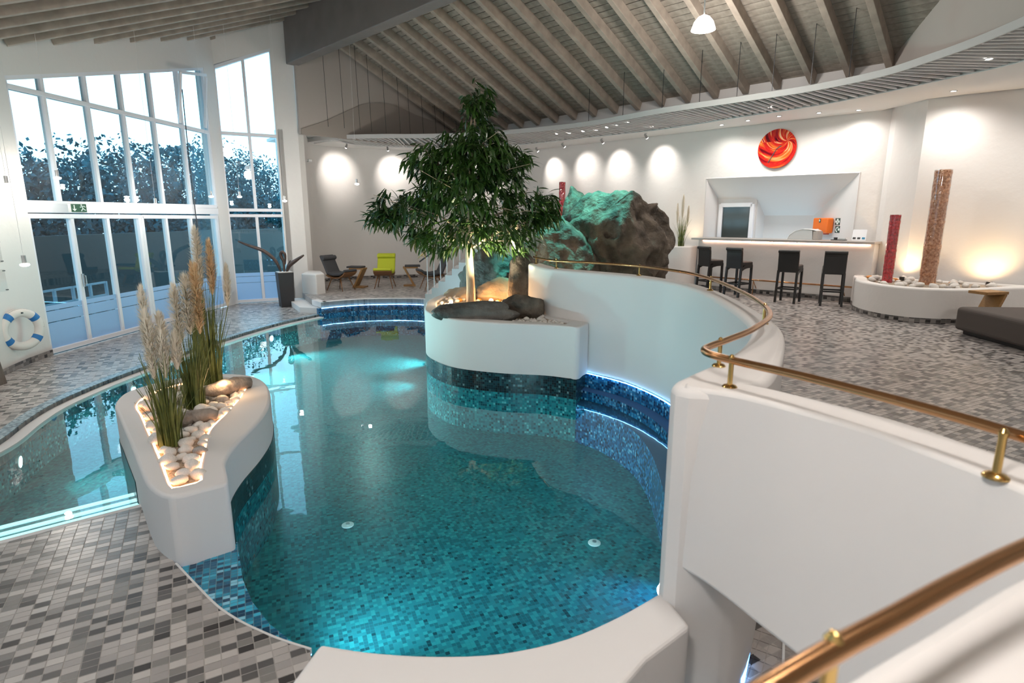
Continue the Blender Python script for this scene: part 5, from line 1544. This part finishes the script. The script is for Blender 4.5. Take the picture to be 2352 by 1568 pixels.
# round pot planter beside the boulder
rpt = thing('round_planter', 'round white planter with pampas grass between boulder and bar', 'planter', (4.22, 14.72, Z_BAR))
g = G(); g.lathe([(0.46, 0.09), (0.47, 1.03), (0.455, 1.05), (0.40, 1.05), (0.39, 0.99), (0.0, 0.99)], n=40, cap=False); g.build('body', 'plaster', rpt, smooth='angle')
g = G(); g.lathe([(0.455, 0.0), (0.455, 0.095), (0.44, 0.095)], n=40, cap=False); g.build('skirting', 'blue', rpt, smooth='angle')
g = G(); g.lathe([(0.39, 0.992), (0.0, 1.0)], n=30, cap=False); g.build('gravel_bed', 'gravel', rpt)
pampas((4.25, 14.66, 1.44), 90, 0.85, [(0.0, 0, 0.72, 0.55, 0.035, 'plume'), (-0.12, 0, 0.6, 0.45, 0.03, 'plume'), (0.14, 0.03, 0.55, 0.45, 0.03, 'plume')], 'pampas clump growing in the round white planter', 33, 0.08, group=None)
lamp('SPOT', 'planter_uplight', (4.45, 14.78, 1.50), 14, (1, 0.75, 0.45), 0.04, rpt, target=(4.6, 15.0, 2.3), angle=120, blend=0.9)

# daybed and Z tables
db = thing('daybed', 'long taupe upholstered daybed on the bar floor', 'daybed', (7.45, 7.55, Z_BAR), math.radians(-4))
g = G(); g.box((0, 0, 0.235), (1.55, 2.1, 0.35)); g.build('cushion', 'taupe_fabric', db, bevel=0.06, seg=4)
g = G(); g.box((0.03, 0, 0.03), (1.4, 1.95, 0.06)); g.build('plinth', 'stool_leg', db)
def ztable(loc, rz, pad, label):
    t = thing('z_footstool' if pad else 'z_table', label, 'footstool' if pad else 'side table', loc, rz)
    g = G(); g.box((0, 0, 0.53), (0.42, 0.30, 0.04)); tp_ = g.build('top', 'oak', t, bevel=0.004)
    g = G(); g.bar((0.17, 0, 0.515), (-0.08, 0, 0.035), 0.30, 0.05, up=(1, 0, 0)); g.build('leg', 'oak', t, bevel=0.004)
    g = G(); g.box((0.04, 0, 0.02), (0.34, 0.30, 0.04)); g.build('base', 'oak', t, bevel=0.004)
    if pad:
        g = G(); g.box((-0.06, 0, 0.575), (0.44, 0.32, 0.05)); g.build('pad', 'charcoal', tp_, bevel=0.02, seg=3)
    return t
zt = ztable((7.45, 8.95, Z_BAR + 0.0), math.radians(12), False, 'honey oak Z-shaped side table behind the daybed')
zt.scale = (1, 1, 1.1)

# ================================================================ LOUNGE TERRACE
def lounge(loc, rz, fabric, label):
    t = thing('lounge_chair', label, 'lounge chair', loc, rz, 'lounge chairs on the terrace')
    g = extr(G(), [(-0.30, 0.42), (-0.22, 0.37), (-0.05, 0.34), (0.15, 0.36), (0.28, 0.43), (0.34, 0.50)], 0.022, 0.50); g.build('shell', 'walnut', t, smooth='angle', bevel=0.004)
    g = extr(G(), [(-0.26, 0.47), (-0.05, 0.43), (0.15, 0.45), (0.27, 0.50), (0.35, 0.555)], 0.07, 0.50); g.build('seat_cushion', fabric, t, bevel=0.025, seg=3)
    g = extr(G(), [(-0.24, 0.43), (-0.32, 0.60), (-0.40, 0.78), (-0.47, 0.93)], 0.06, 0.50); bk = g.build('backrest', fabric, t, bevel=0.025, seg=3)
    g = G(); g.tube([(-0.39, -0.25, 0.86), (-0.39, 0.25, 0.86)], 0.062, 14); g.build('head_roll', fabric, bk, smooth='angle', bevel=0.01)
    for sx_ in (-1, 1):
        for sy_ in (-1, 1):
            g = G(); g.tube([(0.14 * sx_ - 0.02, 0.16 * sy_, 0.36), (0.27 * sx_ - 0.02, 0.25 * sy_, 0.0)], [0.017, 0.010], 8); g.build('leg', 'walnut', t, smooth=True)
    for sy_ in (-1, 1):
        g = G(); g.tube([(-0.2, 0.19 * sy_, 0.22), (0.16, 0.17 * sy_, 0.34)], 0.004, 5); g.tube([(0.18, 0.19 * sy_, 0.22), (-0.16, 0.17 * sy_, 0.34)], 0.004, 5); g.build('wire_brace', 'dark_metal', t)
    return t
lounge((-4.62, 15.55, Z_TERR), math.radians(-25), 'charcoal', 'charcoal lounge chair beside the low white wall')
lounge((-3.56, 16.1, Z_TERR), math.radians(-88), 'lime', 'lime green lounge chair against the plaster wall')
lounge((-2.22, 15.75, Z_TERR), math.radians(205), 'charcoal', 'charcoal lounge chair behind the white stair railing')
ztable((-4.32, 16.2, Z_TERR), math.radians(-10), True, 'oak Z-shaped footstool with charcoal pad by the low white wall')
ztable((-2.92, 16.6, Z_TERR), math.radians(190), True, 'oak Z-shaped footstool with charcoal pad next to the stair railing')
struct(G().prism([(-5.45, 14.9), (-4.98, 14.62), (-4.85, 14.9), (-5.2, 15.7), (-5.6, 15.9)], 0.0, 0.78).build('wall_low', 'plaster', bevel=0.03, seg=3), 'low white wall block beside the terrace steps')

# white steps with railing
steps = thing('garden_steps', 'white steps with slim white railing climbing to the boulders', 'stairs', (-1.6, 13.9, Z_TERR))
for k in range(8):
    x0 = -2.06 + 0.165 * k
    g = G(); g.prism([(x0, 13.55 - 0.03 * k), (0.0, 13.25), (0.0, 14.5), (x0, 14.6)], Z_TERR + (0.0 if k == 0 else 0.15 * k), Z_TERR + 0.15 * (k + 1)); at_parent(g.build('step', 'plaster_smooth', steps), steps)
g = G(); g.prism([(-2.1, 13.55), (-1.5, 13.25), (-1.3, 13.2), (0.0, 13.2), (0.0, 13.3)], -0.1, Z_TERR + 0.02); at_parent(g.build('plinth', 'plaster_smooth', steps), steps)
for side_y in (13.62,):
    for k in range(9):
        x = -2.0 + 0.155 * k
        zb = Z_TERR + 0.15 * max(0, math.floor((x + 2.06) / 0.165) + 1)
        g = G(); g.tube([(x, side_y, zb - 0.02), (x, side_y, Z_TERR + 0.98 + 0.72 * (x + 2.05))], 0.012, 6); at_parent(g.build('baluster', 'white_plastic', steps), steps)
    g = G(); g.tube([(-2.18, side_y, Z_TERR + 0.90), (-0.7, side_y, Z_TERR + 0.90 + 0.72 * 1.48)], 0.018, 8); at_parent(g.build('handrail', 'dark_metal', steps), steps)

# dark pot with dried pods
pot = thing('tall_pot', 'tall anthracite square pot with dried curling pods by the corner window', 'plant pot', (-5.69, 14.4, 0), math.radians(33))
g = G(); g.add([(sx_ * q, sy_ * q, z) for q, z in ((0.155, 0.0), (0.185, 0.86)) for sx_, sy_ in ((-1, -1), (1, -1), (1, 1), (-1, 1))], [(3, 2, 1, 0), (4, 5, 6, 7)] + [(k, (k + 1) % 4, (k + 1) % 4 + 4, k + 4) for k in range(4)])
g.build('pot', 'anthracite', pot, bevel=0.01)
g = G(); g.box((0, 0, 0.865), (0.33, 0.33, 0.02)); g.build('filling', 'pebble', pot)
inv = Matrix.Rotation(-math.radians(33), 3, 'Z')
def pod(pts, r, name='pod'):
    g = G(); P = catmull([inv @ Vector(p) for p in pts], 6); n_ = len(P)
    g.tube(P, [r * (0.35 + 1.0 * math.sin(math.pi * min(1, 0.1 + 0.85 * i / (n_ - 1)))) for i in range(n_)], 8)
    for i in range(len(g.v)): pass
    g.build(name, 'dry_leaf', pot, smooth=True)
pod([(-0.08, 0, 0.86), (-0.2, 0, 1.15), (-0.45, -0.02, 1.38), (-0.8, -0.05, 1.52), (-1.05, -0.05, 1.62)], 0.035)
pod([(0.0, 0, 0.86), (0.0, 0.02, 1.1), (-0.06, 0.02, 1.28), (-0.02, 0.02, 1.36), (0.05, 0.02, 1.28), (0.03, 0.02, 1.05)], 0.03)
pod([(0.06, 0, 0.86), (0.14, 0, 1.02), (0.3, 0, 1.14), (0.52, 0, 1.28)], 0.04)
pod([(0.04, 0.02, 0.86), (0.07, 0.05, 1.0), (0.16, 0.05, 1.15)], 0.014)

# ================================================================ LEFT WALL
lb = thing('life_ring', 'cream life ring with blue bands hung on the plaster wall', 'life ring', (-7.19, 8.28, 0.57))
nw = Vector((1, -0.3, 0)).normalized()
lb.rotation_euler = (0, 0, math.atan2(nw.y, nw.x))
g = G(); ringp = [(0.0, 0.245 * math.cos(2 * math.pi * k / 48), 0.245 * math.sin(2 * math.pi * k / 48)) for k in range(49)]
g.tube(ringp, 0.062, 16, cap=False); g.build('ring', 'cream_ring', lb, smooth=True)
for a in (40, 130, 215, 320):
    pts = [(0.0, 0.245 * math.cos(math.radians(a + q)), 0.245 * math.sin(math.radians(a + q))) for q in (-9, -3, 3, 9)]
    g = G(); g.tube(pts, 0.0645, 16); g.build('band', 'blue_band', lb, smooth='angle')
g = G(); g.tube(catmull([(0.02, 0.30 * math.cos(math.radians(a)), 0.30 * math.sin(math.radians(a)) - (0.0 if a % 90 else 0.0)) for a in range(40, 401, 30)], 4), 0.006, 6); g.build('rope', 'rope', lb, smooth=True)
g = G(); g.bar((-0.07, 0, 0.24), (0.08, 0, 0.25), 0.02, 0.02); g.build('hook', 'dark_metal', lb)
pst = tag(G().add([(-6.86 + dx * q, 7.32 + dy * q, z) for q, z in ((0.10, 0.0), (0.055, 0.62)) for dx, dy in ((-1, -1), (1, -1), (1, 1), (-1, 1))], [(3, 2, 1, 0), (4, 5, 6, 7)] + [(k, (k + 1) % 4, (k + 1) % 4 + 4, k + 4) for k in range(4)]).build('wooden_post', 'grey_wood', bevel=0.008), 'weathered tapered wooden post below the life ring', 'post')
for (z, hh, lb_, lines) in ((1.72, 0.30, 'clear notice plate with large black lettering on the plaster wall', [(0.07, 'ofs', 0.06), (-0.02, 'n', 0.06)]), (1.33, 0.30, 'clear notice plate with fine grey print on the plaster wall', None)):
    t = thing('notice_plate', lb_, 'sign', (-7.03, 7.72, z), math.atan2(nw.y, nw.x) + math.pi / 2)
    g = G(); g.box((0, 0, 0), (0.42, 0.006, hh)); g.build('plate', 'acrylic', t)
    for x in (-0.2, 0.2):
        for zz in (-hh / 2 + .02, hh / 2 - .02):
            g = G(); g.box((x, -0.004, zz), (0.03, 0.012, 0.012)); g.build('clip', 'dark_metal', t)
    if lines:
        for zz, tx, sz in lines:
            text_mesh(tx, sz, 'ink', t, (0.06 if tx == 'ofs' else 0.04, -0.006, zz), (math.pi / 2, 0, 0))
    else:
        for k in range(7):
            g = G(); g.box((0.02 * ((k * 7) % 5) - 0.05, -0.005, 0.10 - k * 0.033), (0.22 - 0.02 * ((k * 3) % 4), 0.003, 0.008)); g.build('print_line', 'pebble_grey', t)
# exit sign
ex = thing('exit_sign', 'green exit sign with running figure and down arrow on the door transom', 'sign', WP(0.86, 2.335, 0.09), math.radians(38))
g = G(); g.box((0.0, 0.02, 0.0), (0.27, 0.03, 0.145)); g.build('housing', 'white_plastic', ex, bevel=0.006)
g = G(); g.box((0.03, 0.0, 0.0), (0.21, 0.012, 0.13)); fc = g.build('face', 'sign_green', ex)
g = G(); g.bar((-0.03, -0.008, 0.05), (-0.03, -0.008, -0.02), 0.014, 0.004, up=(0, 1, 0)); g.add([(-0.06, -0.01, -0.015), (0.0, -0.01, -0.015), (-0.03, -0.01, -0.052), (-0.06, -0.006, -0.015), (0.0, -0.006, -0.015), (-0.03, -0.006, -0.052)], [(0, 1, 2), (5, 4, 3), (0, 3, 4, 1), (1, 4, 5, 2), (2, 5, 3, 0)])
g.build('arrow', 'sign_white', fc)
g = G()
for pts in ([(0.075, 0.03), (0.085, -0.005), (0.06, -0.05)], [(0.085, -0.005), (0.105, -0.03), (0.125, -0.035)], [(0.077, 0.025), (0.045, 0.012)], [(0.077, 0.025), (0.105, 0.03), (0.12, 0.012)]):
    g.tube([(x, -0.008, z) for x, z in pts], 0.0075, 6)
g.tube([(0.068, -0.004, 0.048), (0.068, -0.011, 0.048)], 0.012, 12)
g.build('running_figure', 'sign_white', fc)

# small hanging pendants
def pendant(x, y, z, top, label, k=1.0, power=22):
    t = thing('small_pendant', label, 'lamp', (x, y, z), 0, 'small pendants on thin cords')
    g = G(); g.tube([(0, 0, 0.11 * k), (0, 0, top - z)], 0.0022, 5); g.build('cord', 'lattice', t)
    g = G(); g.lathe([(0.0, 0.115 * k), (0.024 * k, 0.115 * k), (0.024 * k, 0.02 * k), (0.0, 0.02 * k)], n=14, cap=False); g.build('socket', 'steel', t, smooth='angle')
    g = G(); g.lathe([(0.02 * k, 0.02 * k), (0.048 * k, 0.012 * k), (0.048 * k, -0.006 * k), (0.03 * k, -0.016 * k), (0.0, -0.018 * k)], n=18, cap=False); g.build('lens', 'bulb', t, smooth=True)
    lamp('POINT', 'pendant_light', (x, y, z - 0.06), power, (1, 0.93, 0.85), 0.04, t)
def ztop(x, y):
    s = K * (x + y); return (zl(s) if s < 7.13 else zr(s)) + 0.05
for x, y, z, lb_ in ((-5.9, 7.0, 1.61, 'small pendant hanging low in front of the notice plates'), (-6.75, 7.95, 2.60, 'small pendant hanging above the notice plates'), (-3.65, 14.0, 2.96, 'small pendant hanging before the lounge chairs'),
                     (-6.9, 9.05, 2.76, 'small pendant hanging before the exit sign'), (-6.7, 11.1, 2.42, 'small pendant hanging before the glass doors'), (-6.4, 12.6, 2.62, 'small pendant hanging before the last door pane'),
                     (-6.1, 13.26, 2.64, 'small pendant hanging before the corner window'), (-5.35, 13.92, 2.57, 'small pendant hanging beside the pillar')):
    pendant(x, y, z, ztop(x, y), lb_, 1.0, 85 if y == 14.0 else 22)
# thin suspension wires of the lattice
for i, (s, r, dz) in enumerate([(7.6 + 0.42 * k, -14.2 + 0.06 * (k % 3), 0) for k in range(11)]):
    p = SR(s, r)
    g = G(); g.tube([(p.x, p.y, Z_SOF + 0.15), (p.x - 0.05, p.y + 0.02, zr(s) + 0.1)], 0.006, 5)
    tag(g.build('hanging_wire', 'dark_metal'), 'thin dark wire hanging before the gable wall', 'wire', 'wires before the gable wall')
for (x, y) in ((1.79, 14.40), (2.45, 13.60), (3.11, 12.75), (3.7, 12.15), (4.24, 11.62), (4.7, 11.15), (5.15, 10.65), (5.5, 10.1)):
    s = K * (x + y)
    g = G(); g.tube([(x + 0.03, y + 0.03, Z_SOF + 0.12), (x + 0.03, y + 0.03, zr(s) + 0.1)], 0.006, 5)
    tag(g.build('hanging_wire', 'dark_metal'), 'thin dark wire holding the lattice below the sloping ceiling', 'wire', 'wires holding the lattice')
cc = thing('wall_camera', 'small steel wall camera on the white pillar', 'lamp', (-5.50, 16.1, 3.66))  # surveillance camera on an arm, gives no light
g = G(); g.tube([(0, 0, 0), (0.1, -0.1, 0.02)], 0.015, 8); g.build('arm', 'steel', cc)
g = G(); g.box((0.11, -0.11, 0.02), (0.1, 0.08, 0.08), rz=0.7); g.build('head', 'steel', cc, bevel=0.01)
# pool floor inlets
for x, y, lb_ in ((-1.52, 4.85, 'round pale pool inlet in front of the island'), (0.72, 4.55, 'round pale pool inlet near the alcove')):
    d_ = thing('pool_inlet', lb_, 'pool inlet', (x, y, Z_POOL), 0)
    g = G(); g.lathe([(0.055, 0.0), (0.055, 0.008), (0.03, 0.014), (0.0, 0.014)], n=18, cap=False); g.build('cover', 'white_plastic', d_, smooth='angle')
    g = G(); g.lathe([(0.018, 0.014), (0.018, 0.022), (0.0, 0.022)], n=12, cap=False); g.build('nozzle', 'steel', d_)

# ================================================================ GARDEN OUTSIDE
struct(G().prism([(-7.75, -4), (-7.75, 14.9), (-6.0, 16.2), (-8, 24), (-8, 60), (-60, 60), (-60, -4)], -0.3, -0.12).build('ground_garden', 'lawn'), 'dark garden ground outside the windows')
def garden_tree(x, y, h, r, label, seed):
    t = thing('garden_tree', label, 'tree', (x, y, -0.12), 0, 'garden trees outside the windows')
    rr = random.Random(seed)
    g = G(); g.tube([(0, 0, 0), (0.05, 0, h * 0.5), (0, 0.05, h * 0.85)], [0.14, 0.1, 0.03], 8); g.build('trunk', 'grey_wood', t)
    g = G()
    for k in range(4200):
        while True:
            p = Vector((rr.uniform(-1, 1), rr.uniform(-1, 1), rr.uniform(-1, 1)))
            if 0.45 < p.length < 1: break
        lump = 0.8 + 0.35 * noise.noise(p * 2.3 + Vector((seed, 0, 0)))
        c = Vector((p.x * r * lump, p.y * r * lump, h * 0.52 + p.z * h * 0.50 * lump))
        s_ = rr.uniform(0.05, 0.13)
        a = Vector((rr.uniform(-1, 1), rr.uniform(-1, 1), rr.uniform(-1, 1))).normalized() * s_
        b2 = a.orthogonal().normalized() * s_ * 0.5
        g.add([c - a, c + b2, c + a, c - b2], [(0, 1, 2, 3)])
    o = g.build('crown', 'foliage', t, fix=False); o['kind'] = 'stuff'
GT = [(-13.5, 14.5, 4.2, 2.0), (-14.5, 17.2, 4.7, 2.2), (-14.5, 20.0, 5.0, 2.3), (-15, 23.2, 5.7, 2.5), (-15, 26.5, 6.0, 2.6), (-15.5, 30, 6.6, 2.7), (-15.5, 34, 6.6, 2.6), (-16, 38.5, 6.5, 2.9), (-13.4, 26, 3.6, 1.7), (-13.4, 22, 3.0, 1.6), (-13.0, 31, 3.9, 1.9)]
for i, (x, y, h, r) in enumerate(GT):
    garden_tree(x, y, h, r, 'dense dark teal garden tree outside the window front', 50 + i)
struct(G().ribbon([(-11.3, 6), (-11.3, 20), (-10.2, 30), (-10, 45)], -0.12, 1.75, 0.2, side=1).build('wall_garden', 'garden_wall'), 'rendered garden wall outside')
gr_ = thing('garden_railing', 'white steel railing of the outside steps', 'railing', (-9.2, 11, -0.12))
for i in range(7):
    g = G(); g.box((0.0, i * 0.5 - 1.0, 0.45), (0.05, 0.05, 0.9)); g.build('post', 'rail_white', gr_)
for z in (0.88, 0.6, 0.3):
    g = G(); g.bar((0, -1.0, z), (0, 2.0, z), 0.04, 0.04); g.build('bar', 'rail_white', gr_)
